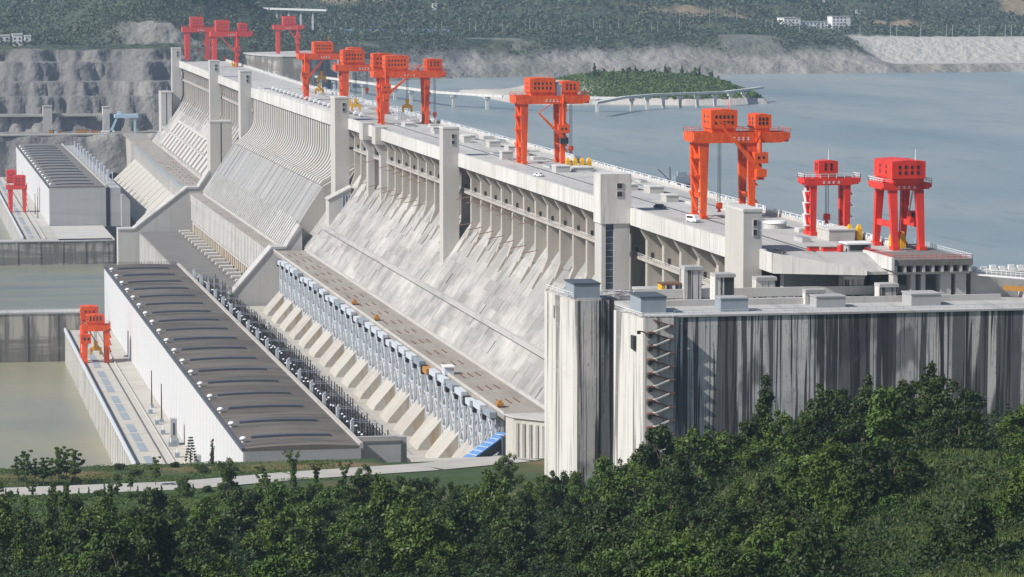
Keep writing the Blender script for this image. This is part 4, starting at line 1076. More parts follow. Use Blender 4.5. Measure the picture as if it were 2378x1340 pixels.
bank = grid_obj('right_bank', XX, YY, ZZ, m_rbank, {'rock': rock, 'soil': soil * (1 - w), 'slab': slab, 'dark': dark})
bank['kind'] = 'structure'
def zb_at(x, y):
    a, b = np.array([[float(x)]]), np.array([[float(y)]])
    i = min(max(np.searchsorted(ys, y), 1), len(ys) - 1); j = min(max(np.searchsorted(xs, x), 1), len(xs) - 1)
    return float(ZZ[i, j])

# the island behind the crest, its road on piers and the bridge
m_isl = M('island ground', (.050, .085, .030), [((.05, .05, .05), .45, .62, (.075, .085, .035), .8), ((.25, .25, .25), .5, .7, (.028, .048, .02), .8), ('rock', 0, 1, (.40, .38, .345), 1.0)], bump=((.3, .3, .3), 1.2, .6))
ix = np.arange(480, 730, 2.5); iy = np.arange(2480, 2860, 3.0)
IX, IY = np.meshgrid(ix, iy)
nn = fbm(IX, IY, 26, 4, 5)
def front(x): return np.interp(x, [480, 537, 570, 600, 628, 666, 700, 712], [2600, 2545, 2552, 2540, 2526, 2530, 2546, 2600])
u = IY - front(IX)
ridge = 0 + np.interp(IX, [490, 530, 548, 575, 610, 650, 680, 700, 712], [2, 7, 14, 20, 22, 22, 19, 12, 2])
prof = np.interp(u, [-30, 0, 10, 26, 110, 150, 220, 300], [-.5, 0, .18, .28, 1.0, 1.05, .6, -.4])
IZ = 154 + .82 * ridge * prof + (nn - .5) * 3.4 * sstep(14, 30, u) + np.interp(u, [-30, 0, 8], [-8, 0, 3]) - 14 * sstep(704, 716, IX) - 10 * sstep(505, 490, IX)
irock = np.maximum(sstep(16, 6, u + (nn - .5) * 14), sstep(585, 560, IX + (nn - .5) * 24) * .9)
isl = grid_obj('island', IX, IY, IZ, m_isl, {'rock': irock}); isl['kind'] = 'structure'
rd = [(380, 3008, 166), (430, 2548, 166), (469, 2469, 165.4), (512, 2340, 165.2), (553, 2426, 165.6), (588, 2470, 165.8), (618, 2484, 166), (652, 2505, 166), (689, 2562, 166.2), (706, 2590, 166.2)]
br = root('causeway_bridge', 'long pale footbridge on piers from the dam to the island', 'bridge', (430, 2548, 155))
for p, q in zip(rd[:-1], rd[1:]):
    if p[0] == 469: continue
    MB().beam(p, q, 4.2, 1.7).obj('deck', m_white, br)
MB().beam(rd[2], (545, 2416, 165.6), 4.2, 1.7).obj('deck', m_white, br)
b = None
pts = [rd[0], rd[1], rd[2]]
for p, q, n in ((rd[0], rd[1], 9), (rd[1], rd[2], 2), (rd[2], (545, 2416, 165.6), 3), (rd[4], rd[5], 2), (rd[5], rd[6], 2), (rd[6], rd[7], 2), (rd[7], rd[8], 2)):
    for k in range(n):
        c = Vector(p).lerp(Vector(q), (k + .5) / n)
        pr = MB().box(c.x - 1.1, c.x + 1.1, c.y - 1.1, c.y + 1.1, 150, 162.6).obj('pier', m_white, br)
        MB().box(c.x - 2.2, c.x + 2.2, c.y - 1.5, c.y + 1.5, 162.6, 164.3).obj('pier_head', m_white, pr)
# the round concrete block behind the far dam
t = root('lock_island', 'round pale concrete block standing in the water behind the far dam', 'block', (370, 2990, 150))
MB().pz([(348 + 0, 2960), (356, 2948), (374, 2942), (392, 2948), (402, 2964), (402, 3160), (330, 3160), (336, 3010)], 140, 183.8).obj('wall', m_guide, t)
MB().pz([(347.5, 2959.6), (355.6, 2947.4), (374, 2941.2), (392.4, 2947.4), (402.8, 2963.6), (402.8, 3160.4), (329, 3160.4), (335, 3010)], 183.8, 185).obj('coping', m_deck, t)
for k, (x, y) in enumerate(((404, 2930), (407, 2880))):
    MB().box(x, x + 3, y, y + 3, 150, 186).obj('column', m_conc, t); MB().box(x - 4, x + 7, y + .2, y + 2.8, 172, 174).obj('crossbeam', m_conc, t)

# far buildings
def building(name, label, cat, x, y, z, parts, wins, roofm=None, group=None):
    t = root(name, label, cat, (x, y, z), group)
    for dx, dy, w, d, h in parts:
        wl = MB().box(x + dx, x + dx + w, y + dy, y + dy + d, z - 3, z + h).obj('wall', m_house, t)
        MB().box(x + dx - .4, x + dx + w + .4, y + dy - .4, y + dy + d + .4, z + h, z + h + .7).obj('roof', roofm or m_deck, t)
        if wins:
            for fl in range(max(1, int(h / 3.4))):
                for k in range(max(1, int(w / 4.5))):
                    xx = x + dx + 1.3 + k * 4.5
                    MB().box(xx, xx + 1.7, y + dy - .12, y + dy - .02, z + 1.1 + fl * 3.4, z + 2.7 + fl * 3.4).obj('window', m_dark, wl)
    return t
building('school_block', 'long white building with a tower at each end above the far shore', 'building', 1032, 3690, 190.5, [(0, 0, 20, 30, 15.5), (20.4, 10, 36, 14, 11), (60, 6, 22, 20, 17), (16, -9, 58, 8, 3.4)], True)
building('white_house', 'white house at the far left below the dark mountain, broad one', 'house', 104, 3090, 193, [(0, 0, 14, 10, 8)], True, m_house, 'white houses at the upper left')
building('white_house', 'white house at the far left below the dark mountain, narrow right one', 'house', 120.5, 3090, 193, [(0, 0, 9, 10, 9)], True, m_house, 'white houses at the upper left')
building('white_house', 'small white house with a pale gable behind the pair at the far left', 'house', 133, 3120, 195, [(0, 0, 6, 8, 5)], True, m_house, 'white houses at the upper left')
hz = [(740, 4100, 'tall white house alone high on the far green slope', 6, 13), (1165, 4000, 'pale house on the far hillside right of the long white building', 7, 6), (1130, 4120, 'pair of pale walls high on the far hillside, left of the others', 9, 5), (1160, 4180, 'tall narrow pale house highest on the right hillside', 6, 8),
      (1245, 4080, 'white house on the hillside nearest the right edge', 6, 8), (1178, 3880, 'low white house just right of the long white building', 9, 4), (1100, 4240, 'small white house high above the long white building', 7, 6), (930, 4150, 'white house high on the hillside left of the long white building', 8, 6), (1215, 4230, 'broad cream house high on the right hillside', 10, 6), (1290, 4300, 'low tan house high at the right of the far hillside', 11, 4), (640, 3820, 'single white hut among the trees behind the blue roofs', 5, 5)]
for x, y, lb, w, h in hz:
    building('hill_house', lb, 'house', x, y, zb_at(x, y) - .5, [(0, 0, w, 9, h)], True, m_house, 'houses scattered on the far hills')
for k, (x0, x1, y, lb) in enumerate(((498, 519, 3545, 'small blue roofed shed on the far bench, leftmost'), (524, 543, 3550, 'small blue roofed shed on the far bench, middle one'), (545, 612, 3540, 'very long blue roofed shed on the far bench'))):
    t = root('blue_shed', lb, 'shed', (x0, y, 190), 'blue roofed sheds on the far bench')
    MB().box(x0, x1, y, y + 22, 187, 192.6).obj('wall', m_house, t)
    MB().px([(y - .8, 192.65), (y + 11, 197.2), (y + 22.8, 192.65)], x0 - .6, x1 + .6).obj('roof', m_blue, t)
t = root('blue_shed', 'tiny blue roofed hut left of the long white building', 'shed', (985, 3650, 190), 'blue roofed sheds on the far bench')
MB().box(985, 997, 3650, 3660, 187, 192.6).obj('wall', m_house, t); MB().px([(3649, 192.6), (3655, 195), (3661, 192.6)], 984, 998).obj('roof', m_blue, t)
# poles along the far bench
k = 0
for i in range(24):
    x = 590 + i * 33 + random.uniform(-3, 3)
    y = 3470 if x < 1000 else 3446
    z = zb_at(x, y)
    for dx in (0, 7) if i % 2 else (0,):
        t = root('lamp_pole', 'thin pale pole along the far bench above the reservoir shore', 'pole', (x + dx, y, z), 'thin poles along the far bench')
        MB().tube((x + dx, y, z - 1), (x + dx, y, z + 14), .26, .18, 6).obj('pole', m_conc, t)
        MB().beam((x + dx - .2, y, z + 13.8), (x + dx + 1.8, y, z + 14.1), .25).obj('arm', m_conc, t)
# viaduct at the top
t = root('road_viaduct', 'long white road viaduct on tall piers in front of the far hills', 'viaduct', (480, 4150, 190))
MB().beam((372, 3660, 220.5), (486, 3610, 217.4), 8, 2.0).obj('deck', m_rail, t)
for k in range(8):
    c = Vector((372, 3660, 220)).lerp(Vector((486, 3610, 217)), (k + .8) / 9)
    MB().box(c.x - .9, c.x + .9, c.y - .9, c.y + .9, 180, c.z - 1).obj('pier', m_rail, t)
# site cabins, gantry and mast on the far rock platform
rp = root('rock_platform_road', 'pale haul road along the foot of the terraced rock face', 'road', (150, 2900, 118)); rp['kind'] = 'structure'
MB().box(-300, 196, 2899, 2911, 117, 118.3).obj('surface', m_road, rp)
cb = [(188, 8, 3, m_orgeq, 'long amber site cabin on the far rock platform'), (164, 4, 2.6, m_orgeq, 'small amber site cabin near the left on the far rock platform'), (201, 5.6, 2.4, m_orgeq, 'low tan site cabin left of the pale blue gantry'), (205.8, 0, 0, None, ''), (172, 3, 1.8, m_orgeq, 'little amber cabin in the middle of the far rock platform'), (168, 2.4, 2.6, m_bluew, 'pale blue container on the far rock platform')]
for x, w, h, mt, lb in cb:
    if not w: continue
    t = root('site_cabin', lb, 'cabin', (x - 20, 2914, 118.3), 'cabins on the far rock platform')
    MB().box(x - 20, x - 20 + w * 1.2, 2913, 2917, 118.2, 118.3 + h).obj('body', mt, t); MB().box(x - 20.2, x - 19.8 + w * 1.2, 2912.8, 2917.2, 118.3 + h, 118.6 + h).obj('roof', m_rust, t)
t = root('site_gantry', 'pale blue launching gantry on the far rock platform', 'gantry', (198, 2912, 118.3))
for p_, q_, w_ in (((198, 2914, 118.3), (205, 2914, 133), 1.6), ((220, 2914, 118.3), (220, 2914, 132), 1.6), ((200, 2922, 118.3), (205, 2920, 133), 1.2), ((220, 2922, 118.3), (220, 2920, 132), 1.2)):
    MB().beam(p_, q_, w_).obj('leg', m_bluew, t)
MB().box(202, 223, 2912.5, 2921, 131.5, 134.6).obj('girder', m_bluew, t); MB().box(205, 208, 2914, 2919, 134.6, 137).obj('trolley', m_bluew, t); MB().beam((190, 2914, 119.4), (202, 2914, 119.8), 1.6).obj('beam', m_rail, t)
for k, (x, w, lb) in enumerate(((141, 8, 'plain concrete panel on the rock face at the left'), (194, 6, 'pair of white concrete panels on the rock face beside the blue gantry'))):
    t = root('rock_buttress', lb, 'buttress', (x, 2952, 125), 'concrete panels on the rock face'); MB().box(x, x + w, 2946, 2958, 117, 140.5 - k * 1).obj('wall', m_conc if k == 0 else m_white, t); MB().box(x - .3, x + w + .3, 2945.6, 2958, 140.5 - k, 141.2 - k).obj('coping', m_deck, t)
t = root('rock_ledge_road', 'narrow pale ledge road across the rock face', 'ledge', (100, 2951, 133)); MB().box(-300, 196, 2949.5, 2956, 131.5, 133.4).obj('surface', m_road, t)
# dark vessel at the crest edge
t = root('work_boat', 'dark work boat moored behind the crest railing', 'boat', (384, 1572, 155))
MB().pz([(372, 1570), (376, 1566), (396, 1567), (398, 1572), (396, 1577), (376, 1578)], 154.4, 157).obj('hull', m_vent, t)
MB().box(384, 394, 1568.5, 1575.5, 157, 160.6).obj('deck_house', m_steelg, t); MB().box(385.5, 390, 1570, 1574, 160.6, 162.6).obj('wheel_house', m_steelg, t)
MB().tube((382, 1572, 157), (382, 1572, 165), .25, n=6).obj('mast', m_black, t); MB().beam((382, 1572, 158), (376, 1572, 164), .35).obj('derrick', m_black, t)

# ------------------------------------------------------------------ foreground hillside
m_fg = M('hillside earth and grass', (.036, .066, .018), [((.03, .03, .03), .48, .66, (.066, .085, .028), .7), ((.25, .25, .25), .48, .68, (.035, .052, .018), .8), ('soil', 0, 1, (.17, .115, .055), .9)], bump=((.8, .8, .8), .5, .7))
def zfg(X, Y):
    X = np.asarray(X, float); Y = np.asarray(Y, float)
    z = np.interp(Y, [0, 14, 40, 150, 300, 420, 500, 600, 700, 780, 850, 930, 1000, 1004, 1034], [258.6, 258, 240, 214, 192, 176, 163, 150, 140, 128, 120, 114, 110.5, 108, 82])
    bump = np.interp(Y, [0, 300, 420, 520, 600, 660, 740, 790], [0, 0, 2, 15, 23, 18, 2, 0])
    z = z + bump * .93 * sstep(132, 186, X) + 2 * sstep(60, 110, X) * np.interp(Y, [0, 500, 650, 760, 860, 930], [0, 0, 1, 1, .6, 0])
    z = np.where((X > 150) & (Y > 985), np.minimum(z, 104), z)
    n = fbm(X, Y, 26, 4, 61)
    away = sstep(7, 22, np.abs(Y - np.interp(X, [-60, 30, 83, 118, 160, 190, 214], [926, 929, 933, 951, 965, 982, 1004])))
    return z + away * (n - .5) * 5 * np.clip(Y / 200, 0, 1) * np.clip((985 - Y) / 60, .12, 1)
fx = np.arange(-160, 460, 2.5); fy = np.concatenate([np.arange(-60, 400, 8.0), np.arange(400, 1040, 2.5)])
FX, FY = np.meshgrid(fx, fy)
FZ = zfg(FX, np.maximum(FY, 0))
fs = np.maximum(sstep(.55, .68, fbm(FX, FY, 40, 4, 64)) * .35, sstep(958, 975, FY) * sstep(995, 985, FY) * sstep(.38, .5, fbm(FX, FY, 30, 3, 65)))
fg = grid_obj('hillside', FX, FY, FZ, m_fg, {'soil': fs}); fg['kind'] = 'structure'
# road along the foot
cl = [(-60, 926), (30, 929), (83, 933), (118, 951), (160, 965), (190, 982), (214, 1004)]
b = MB()
def zr(x, y): return float(zfg(x, y))
for (x0, y0), (x1, y1) in zip(cl[:-1], cl[1:]):
    n = 12
    for k in range(n):
        a = Vector((x0 + (x1 - x0) * k / n, y0 + (y1 - y0) * k / n, 0)); c = Vector((x0 + (x1 - x0) * (k + 1) / n, y0 + (y1 - y0) * (k + 1) / n, 0))
        pr = Vector((-(y1 - y0), x1 - x0, 0)).normalized() * 7.5
        q = []
        for p, s in ((a, -1), (c, -1), (c, 1), (a, 1)):
            w_ = p + pr * s; q.append((w_.x, w_.y, zr(p.x, p.y) + .55))
        b.add(q, [(0, 1, 2, 3)])
ro = b.obj('road', m_road); ro['kind'] = 'structure'

# ------------------------------------------------------------------ trees and shrubs
def leafm(name, a, bcol, c):
    return M(name, a, [((.12, .12, .12), .42, .62, bcol, .85), ((.9, .9, .9), .5, .72, c, .7), ('object', 0, 1, bcol, .45)], rough=.55, spec=.25, trans=.12)
lf = [leafm('deep green leaf', (.027, .047, .010), (.046, .072, .013), (.010, .020, .006)),
      leafm('mid green leaf', (.054, .094, .013), (.084, .126, .018), (.024, .046, .008)),
      leafm('yellow green leaf', (.056, .108, .016), (.086, .132, .022), (.030, .062, .010)),
      leafm('olive grass blade', (.095, .14, .035), (.14, .16, .05), (.055, .10, .022)),
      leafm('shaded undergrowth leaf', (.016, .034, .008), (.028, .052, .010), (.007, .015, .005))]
def leaves(clumps, n, size, rng, flat=.0, shell=.55):
    cs = np.array([c[:3] for c in clumps]); rs = np.array([c[3] for c in clumps]); zq = np.array([c[4] if len(c) > 4 else .8 for c in clumps])
    p = rs ** 2; p = p / p.sum()
    idx = rng.choice(len(clumps), n, p=p)
    d = rng.normal(size=(n, 3)); d /= np.linalg.norm(d, axis=1)[:, None]
    rr = rs[idx] * (shell + (1 - shell) * rng.random(n)) * (1 + .16 * rng.normal(size=n))
    pos = cs[idx] + d * rr[:, None] * np.stack([np.ones(n), np.ones(n), zq[idx]], 1)
    nrm = d * .6 + rng.normal(size=(n, 3)) * .55 + np.array([0, 0, .35]); nrm /= np.linalg.norm(nrm, axis=1)[:, None]
    a = np.cross(nrm, rng.normal(size=(n, 3))); a /= np.linalg.norm(a, axis=1)[:, None]
    bb = np.cross(nrm, a)
    s = size * (.6 + .8 * rng.random(n))
    q = np.stack([pos - a * s[:, None], pos + bb * (s * .5)[:, None], pos + a * s[:, None], pos - bb * (s * .5)[:, None]], 1)
    return q.reshape(-1, 3), np.arange(4 * n).reshape(n, 4)
def put(name, mesh_o, parent):
    mesh_o.name = name; mesh_o.parent = parent; return mesh_o
PARK = []
def tree_kind(seed, kind, mat):
    rng = np.random.default_rng(seed); rnd = random.Random(seed)
    r = root('tree', 'tree', 'tree', (0, 0, 0))
    cl = []
    if kind == 'broad':
        H = 8.5; tr = .22; wide = rnd.uniform(.75, 1.25)
        for k in range(rnd.randint(16, 26)):
            a = rnd.uniform(0, 6.28); q = rnd.uniform(.3, 3.6) * wide
            cl.append((q * math.cos(a), q * math.sin(a), rnd.uniform(2.0, 8.2) - q * .5, rnd.uniform(.6, 1.7), rnd.uniform(.6, 1.0)))
        for k in range(5):
            cl.append((rnd.uniform(-1.6, 1.6), rnd.uniform(-1.6, 1.6), rnd.uniform(6.6, 8.3), rnd.uniform(.5, .9), 1.3))
        n, s = 3800, .30
    elif kind == 'tall':
        H = 11; tr = .2
        for k in range(15):
            h = 2.5 + k * .6
            a = rnd.uniform(0, 6.28); q = rnd.uniform(.2, 1.9) * (1 - k / 20)
            cl.append((q * math.cos(a), q * math.sin(a), h, rnd.uniform(.8, 1.4) * (1.15 - k / 24), .9))
        n, s = 2600, .27
    elif kind == 'feather':
        H = 9.5; tr = .13
        for k in range(26):
            a = rnd.uniform(0, 6.28); h = rnd.uniform(3.6, 10.2); q = rnd.uniform(.2, 2.9) * (1.15 - abs(h - 6.5) / 6)
            cl.append((q * math.cos(a), q * math.sin(a), h, rnd.uniform(.45, .85), .6))
        n, s = 3200, .29
    elif kind == 'bamboo':
        H = 9.0; tr = .08
        for k in range(9):
            a = rnd.uniform(0, 6.28)
            for j in range(7):
                u = j / 6; q = 2.6 * u ** 2
                cl.append((q * math.cos(a), q * math.sin(a), 2 + 8.5 * u - 1.6 * u ** 3 + rnd.uniform(-.3, .3), .75 - .45 * u, .8))
        n, s = 2600, .28
    elif kind == 'shrub':
        H = 2.4; tr = .1
        for k in range(8):
            a = rnd.uniform(0, 6.28); q = rnd.uniform(.2, 2.0)
            cl.append((q * math.cos(a), q * math.sin(a), rnd.uniform(.5, 2.0), rnd.uniform(.7, 1.2), .8))
        n, s = 1500, .24
    elif kind == 'conifer':
        H = 9; tr = .14
        for k in range(9):
            h = 2.0 + k * .8
            for a in np.arange(0, 6.28, 1.05):
                q = 1.75 * (1 - k / 10)
                cl.append((q * math.cos(a + k), q * math.sin(a + k), h + .15, .42, .45))
        n, s = 1500, .2
    elif kind == 'column':
        H = 9; tr = .13
        for k in range(12):
            cl.append((rnd.uniform(-.25, .25), rnd.uniform(-.25, .25), 1.8 + k * .6, .85 - .04 * k, 1.0))
        n, s = 1300, .2
    v, f = leaves(cl, n, s, rng)
    put('crown', fast_mesh('crown', v, f, mat), r)
    b = MB().tube((0, 0, -1.5), (0, 0, H * .62), tr * 1.5, tr * .6, 7)
    for k in range(6):
        c = cl[(k * 5) % len(cl)]
        b.tube((0, 0, max(.6, min(H * .5, c[2] - 1.8))), (c[0] * .9, c[1] * .9, c[2]), tr * .6, tr * .2, 5)
    put('trunk' if kind != 'shrub' else 'stem', b.obj('trunk', m_bark), r)
    return r
KIND = {}
for nm, kind, mt, seeds in (('broad_dark', 'broad', 0, (1, 2, 3)), ('broad_mid', 'broad', 1, (4, 5, 6)), ('tall_dark', 'tall', 0, (7, 8)), ('tall_mid', 'tall', 1, (10,)), ('broad_light', 'broad', 2, (21, 22)), ('feather', 'feather', 1, (9, 19)),
                            ('bamboo', 'bamboo', 1, (11, 12)), ('shrub_mid', 'shrub', 1, (13, 14)), ('shrub_light', 'shrub', 2, (15, 16)), ('shrub_dark', 'shrub', 0, (20,)), ('conifer', 'conifer', 0, (17,)), ('column', 'column', 0, (18,))):
    KIND[nm] = [tree_kind(s, kind, lf[mt]) for s in seeds]
USED = set()
def plant(kind, x, y, sc, label, group, z=None, name='tree', cat='tree', sz=None, dz=-.2):
    src = random.choice(KIND[kind])
    if src.name not in USED:
        USED.add(src.name); o = src
    else:
        o = copy_tree(src)
    o.name = name
    o.location = (x, y, (float(zfg(x, y)) if z is None else z) + dz)
    s = sc * random.uniform(.9, 1.1)
    o.scale = (s, s, sz or s * random.uniform(.9, 1.15)); o.rotation_euler.z = random.uniform(0, 6.28)
    o['label'] = label; o['category'] = cat; o['group'] = group
    return o
# roadside trees at the left, above the water
for k, (px_, y, s) in enumerate(((4, 955, .8), (24, 951, .95), (44, 958, .75), (62, 953, 1.0), (84, 957, .85), (104, 950, .95), (122, 957, .8), (140, 953, 1.05), (158, 959, .9), (178, 952, 1.0))):
    x = y * (px_ + 256) * 1.29e-4
    plant('feather', x, y, s, 'young feathery tree on the bank left of the tailrace deck, %s from the left edge' % ORD[k], 'young trees along the bank', name='young_tree')
plant('tall_dark', 62.5, 962, .98, 'dark conical tree at the right end of the row on the left bank', 'young trees along the bank', name='young_tree')
plant('broad_dark', 60, 958, .62, 'low dark round tree beside the conical tree on the left bank', 'young trees along the bank', name='young_tree')
plant('feather', 75.4, 935, .8, 'lone young tree on the grass verge right of the tailrace deck end', 'young trees along the bank', name='young_tree')
plant('conifer', 90.6, 990, 1.0, 'tiered young conifer in front of the pale powerhouse wall', 'young conifers', name='conifer_tree')
plant('column', 97.0, 988, .98, 'narrow dark columnar conifer in front of the pale powerhouse wall', 'young conifers', name='conifer_tree')
for k in range(16):
    x = 24 + k * 4.0 + random.uniform(-1, 1)
    plant('tall_mid', x, 916 + random.uniform(-1.5, 1.5), random.uniform(.20, .34), 'waist high sapling in the row along the near road edge', 'saplings along the road', name='sapling')
for k, (x, y, s) in enumerate(((98, 905, 1.0), (104, 893, 1.15), (111, 900, 1.1), (118, 905, .95), (125, 898, .9), (91, 886, 1.0), (133, 910, .8))):
    plant('bamboo' if k < 5 else 'broad_mid', x, y, s, ['leaning bamboo clump before the powerhouse end, leftmost', 'tall bamboo clump before the powerhouse end', 'tallest bamboo clump before the powerhouse end', 'bamboo clump before the powerhouse end, right of the tallest', 'rightmost bamboo clump before the powerhouse end', 'round green tree left of the bamboo clumps', 'round green tree right of the bamboo clumps'][k], 'clumps before the powerhouse end', name='bamboo_clump' if k < 5 else 'tree')
# shrub masses and woods, kept to the slope the picture shows
cnt = 0
def wood(n, xr, yr, kinds, sc, mind, label, group, cond=lambda x, y: True, name='tree', cat='tree'):
    global cnt
    pts = []; tries = 0
    while len(pts) < n and tries < n * 60:
        tries += 1
        y = random.uniform(*yr); u = random.uniform(*xr); x = y * (u + 256) * 1.29e-4
        if not cond(x, y): continue
        if any((x - a) ** 2 + ((y - b) * .6) ** 2 < mind ** 2 for a, b in pts): continue
        pts.append((x, y))
    for x, y in pts:
        plant(random.choice(kinds), x, y, random.uniform(*sc), label, group, name=name, cat=cat); cnt += 1
wood(44, (1600, 2420), (560, 650), ['broad_dark', 'broad_mid', 'broad_dark', 'broad_dark', 'broad_light', 'tall_dark'], (.7, 1.4), 5.5, 'dark bushy tree on the right hillside below the stained lock wall', 'trees on the right hillside', cond=lambda x, y: (x / y / 1.29e-4 - 256) < 2200 or random.random() < .2)
wood(46, (1440, 2560), (445, 560), ['broad_dark', 'broad_dark', 'broad_mid', 'broad_light'], (.75, 1.35), 5.5, 'bushy tree in the dark wood at the lower right', 'trees in the lower right wood', cond=lambda x, y: (x / y / 1.29e-4 - 256) < 2080 or random.random() < .10)
wood(56, (380, 1660), (650, 770), ['broad_dark', 'broad_mid', 'broad_dark', 'broad_light'], (.6, 1.2), 5.5, 'bushy green tree in the middle of the wood below the yard and lock walls', 'trees in the middle wood')
wood(60, (200, 1640), (510, 650), ['broad_dark', 'broad_mid', 'broad_dark', 'broad_light'], (.7, 1.35), 5.5, 'bushy dark tree along the bottom of the picture', 'trees along the bottom')
wood(24, (1240, 1900), (690, 790), ['broad_mid', 'broad_dark', 'broad_light'], (.5, .85), 5, 'green tree at the foot of the lock walls', 'trees at the foot of the lock')
wood(30, (-60, 420), (560, 740), ['broad_dark', 'broad_mid', 'shrub_mid', 'tall_mid'], (.75, 1.15), 5.5, 'bushy tree at the lower left of the wood', 'trees at the lower left')
wood(32, (400, 1250), (780, 905), ['broad_mid', 'shrub_mid', 'broad_dark'], (.6, .95), 5.5, 'small bushy tree just below the pale road', 'small trees below the road', cond=lambda x, y: y < 925 + max(0, (x - 90)) * .35 - 14)
wood(24, (-40, 420), (770, 905), ['shrub_light', 'shrub_mid'], (.5, .9), 5, 'low shrub on the grassy bank below the left road', 'shrubs below the left road', name='shrub', cat='shrub')
wood(40, (1600, 2560), (430, 640), ['shrub_light', 'shrub_mid', 'shrub_light'], (.7, 1.25), 4.5, 'light green shrub on the grassy right slope', 'shrubs on the right slope', name='shrub', cat='shrub')
for a in [o for k in KIND.values() for o in k]:
    if a.name not in USED and a.location.length < 1:
        plantx = random.uniform(100, 150)
        a.name = 'tree'; a.location = (plantx, 700, float(zfg(plantx, 700))); a['label'] = 'bushy green tree in the middle of the wood below the yard and lock walls'; a['group'] = 'trees in the middle wood'
wood(20, (-60, 640), (908, 922), ['shrub_mid', 'shrub_dark', 'shrub_light', 'feather'], (.4, .75), 3.2, 'leafy shrub along the near edge of the pale road', 'shrubs along the road', name='shrub', cat='shrub')
wood(18, (-60, 700), (948, 992), ['shrub_mid', 'shrub_dark'], (.35, .8), 3.2, 'low shrub on the brown verge between the road and the powerhouse', 'shrubs on the verge', name='shrub', cat='shrub', cond=lambda x, y: abs(y - np.interp(x, [83, 118, 160, 190], [933, 951, 965, 982])) > 12)
# undergrowth and grass nobody could count
def cover(name, n, xr, yr, size, mat, hgt, seed, blade=False, dens=None):
    rng = np.random.default_rng(seed)
    y = rng.uniform(*yr, n); u = rng.uniform(*xr, n); x = y * (u + 256) * 1.29e-4
    if dens is not None:
        keep = rng.random(n) < dens(x, y); x, y = x[keep], y[keep]
    n = len(x)
    big = fbm(x, y, 7, 3, seed)
    z = zfg(x, y) + hgt * np.clip(big * 2.2 - .55, .05, 1.4) * rng.random(n) ** .5
    pos = np.stack([x, y, z], 1)
    if blade:
        a = np.stack([rng.normal(size=n) * .25, rng.normal(size=n) * .25, np.ones(n)], 1); nr = rng.normal(size=(n, 3))
        bb = np.cross(a, nr); bb /= np.linalg.norm(bb, axis=1)[:, None]; s = size * (.5 + rng.random(n)); wq = .10
    else:
        nrm = rng.normal(size=(n, 3)) * .7 + np.array([-.2, 0, .8]); nrm /= np.linalg.norm(nrm, axis=1)[:, None]
        a = np.cross(nrm, rng.normal(size=(n, 3))); a /= np.linalg.norm(a, axis=1)[:, None]; bb = np.cross(nrm, a); s = size * (.6 + .8 * rng.random(n)); wq = .5
    q = np.stack([pos - a * s[:, None], pos + bb * (s * wq)[:, None], pos + a * s[:, None], pos - bb * (s * wq)[:, None]], 1)
    o = fast_mesh(name, q.reshape(-1, 3), np.arange(4 * n).reshape(n, 4), mat)
    tag(o, kind='stuff'); return o
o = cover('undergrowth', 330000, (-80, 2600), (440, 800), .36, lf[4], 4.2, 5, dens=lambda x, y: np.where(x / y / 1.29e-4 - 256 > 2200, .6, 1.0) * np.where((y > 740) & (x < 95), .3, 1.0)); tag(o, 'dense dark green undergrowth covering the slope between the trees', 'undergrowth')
o = cover('bank_grass', 60000, (-80, 900), (770, 918), .30, lf[2], .9, 6); tag(o, 'rough yellow green grass and weeds on the bank below the road', 'grass')
o = cover('verge_grass', 30000, (-60, 800), (940, 1003), .25, lf[1], .5, 8, dens=lambda x, y: np.where(fbm(x, y, 14, 3, 9) > .47, 1.0, .12)); tag(o, 'patchy green grass on the brown verge above the water', 'grass')
o = cover('slope_grass', 130000, (1750, 2620), (425, 660), .55, lf[3], 1.2, 7, blade=True, dens=lambda x, y: np.clip((x / y / 1.29e-4 - 256 - 1750) / 350, .1, 1)); tag(o, 'tall pale grass blades on the right hand slope', 'grass')
# woods on the far hills and scrub on the island, too many to count
def far_scrub(name, n, xr, yr, zf, size, hgt, mat, seed, keepf, label):
    rng = np.random.default_rng(seed)
    x = rng.uniform(*xr, n); y = yr[0] + (yr[1] - yr[0]) * rng.random(n) ** 1.4
    k = keepf(x, y, rng); x, y = x[k], y[k]; n = len(x)
    pos = np.stack([x, y, zf(x, y) + hgt * rng.random(n) * (.3 + 1.2 * fbm(x, y, 40, 3, seed))], 1)
    nrm = rng.normal(size=(n, 3)) + np.array([-.3, -.3, .6]); nrm /= np.linalg.norm(nrm, axis=1)[:, None]
    a = np.cross(nrm, rng.normal(size=(n, 3))); a /= np.linalg.norm(a, axis=1)[:, None]; bb = np.cross(nrm, a)
    s = (size * (.5 + rng.random(n)) * np.minimum(1.4, (y / 3900) ** 2.2 if yr[1] > 4000 else 1.0))[:, None]
    q = np.stack([pos - a * s, pos + bb * s * .7, pos + a * s, pos - bb * s * .7], 1)
    o = fast_mesh(name, q.reshape(-1, 3), np.arange(4 * n).reshape(n, 4), mat); tag(o, label, 'woodland', kind='stuff')
def bank_z(x, y):
    j = np.clip(np.searchsorted(xs, x), 1, len(xs) - 1); i = np.clip(np.searchsorted(ys, y), 1, len(ys) - 1)
    return ZZ[i, j]
def bank_ok(x, y, rng):
    j = np.clip(np.searchsorted(xs, x), 1, len(xs) - 1); i = np.clip(np.searchsorted(ys, y), 1, len(ys) - 1)
    bare = np.maximum(np.maximum(rock[i, j], soil[i, j]), slab[i, j])
    return (bare < .35) & (D[i, j] > 44) & (rng.random(len(x)) < sstep(.36, .56, fbm(x, y, 60, 4, 83)) + .12) & (x < y * .42)
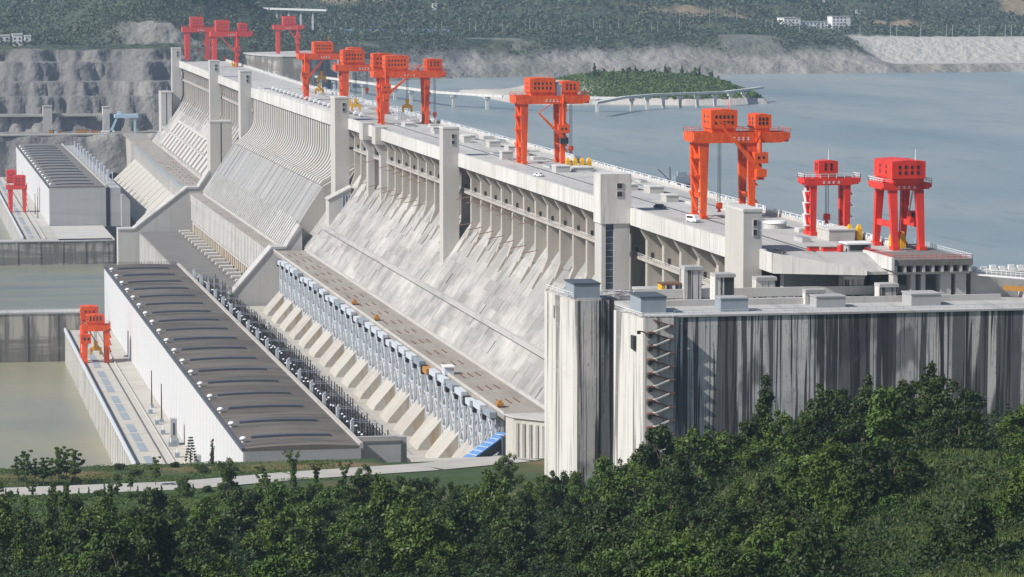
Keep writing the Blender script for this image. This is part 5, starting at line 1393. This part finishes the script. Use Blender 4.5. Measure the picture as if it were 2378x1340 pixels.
m_farl = leafm('far woodland leaf', (.046, .068, .038), (.066, .086, .044), (.030, .048, .032))
far_scrub('far_woodland', 360000, (100, 1900), (3080, 4700), bank_z, 1.9, 6, m_farl, 31, bank_ok, 'dark woodland and scrub covering the far hills behind the reservoir')
def isl_z(x, y):
    return IZ[np.clip(np.searchsorted(iy, y), 0, len(iy) - 1), np.clip(np.searchsorted(ix, x), 0, len(ix) - 1)]
far_scrub('island_scrub', 26000, (556, 702), (2535, 2800), isl_z, .9, 1.2, lf[1], 32, lambda x, y, rng: (isl_z(x, y) > 160) & (rng.random(len(x)) < .25 + fbm(x, y, 12, 3, 3)), 'low green scrub covering the domed island')
# trees on the island and along the far shore
for k in range(26):
    x = 575 + k * 4.6 + random.uniform(-1.5, 1.5); yy = 2660 + random.uniform(-12, 40)
    j = min(np.searchsorted(ix, x), len(ix) - 1); i = min(np.searchsorted(iy, yy), len(iy) - 1)
    plant('broad_mid' if k % 3 else 'tall_dark', x, yy, random.uniform(.45, .8), 'small tree in the row along the back of the green island', 'trees on the island', z=float(IZ[i, j]), name='island_tree')
for k in range(46):
    x = random.uniform(285, 330) + random.uniform(-40, 50); y = random.uniform(3330, 3480)
    plant('broad_dark' if k % 3 else 'tall_dark', x, y, random.uniform(1.0, 1.7), 'tree on the dark hill behind the far red cranes', 'trees on the near far hill', z=zb_at(x, y), name='hill_tree')

# ------------------------------------------------------------------ haze
m_haze = bpy.data.materials.new('thin blue haze'); m_haze.use_nodes = True
nt = m_haze.node_tree
nt.nodes.remove(nt.nodes['Principled BSDF'])
pv = nt.nodes.new('ShaderNodeVolumePrincipled')
pv.inputs['Color'].default_value = (.56, .74, 1.0, 1); pv.inputs['Density'].default_value = 4.8e-5; pv.inputs['Anisotropy'].default_value = .1
nt.links.new(pv.outputs[0], nt.nodes['Material Output'].inputs['Volume'])
o = MB().box(-15000, 15000, -2500, 16500, 38, 1300).obj('haze', m_haze); o['kind'] = 'stuff'
tag(o, 'thin bluish haze over the far hills and water', 'haze')
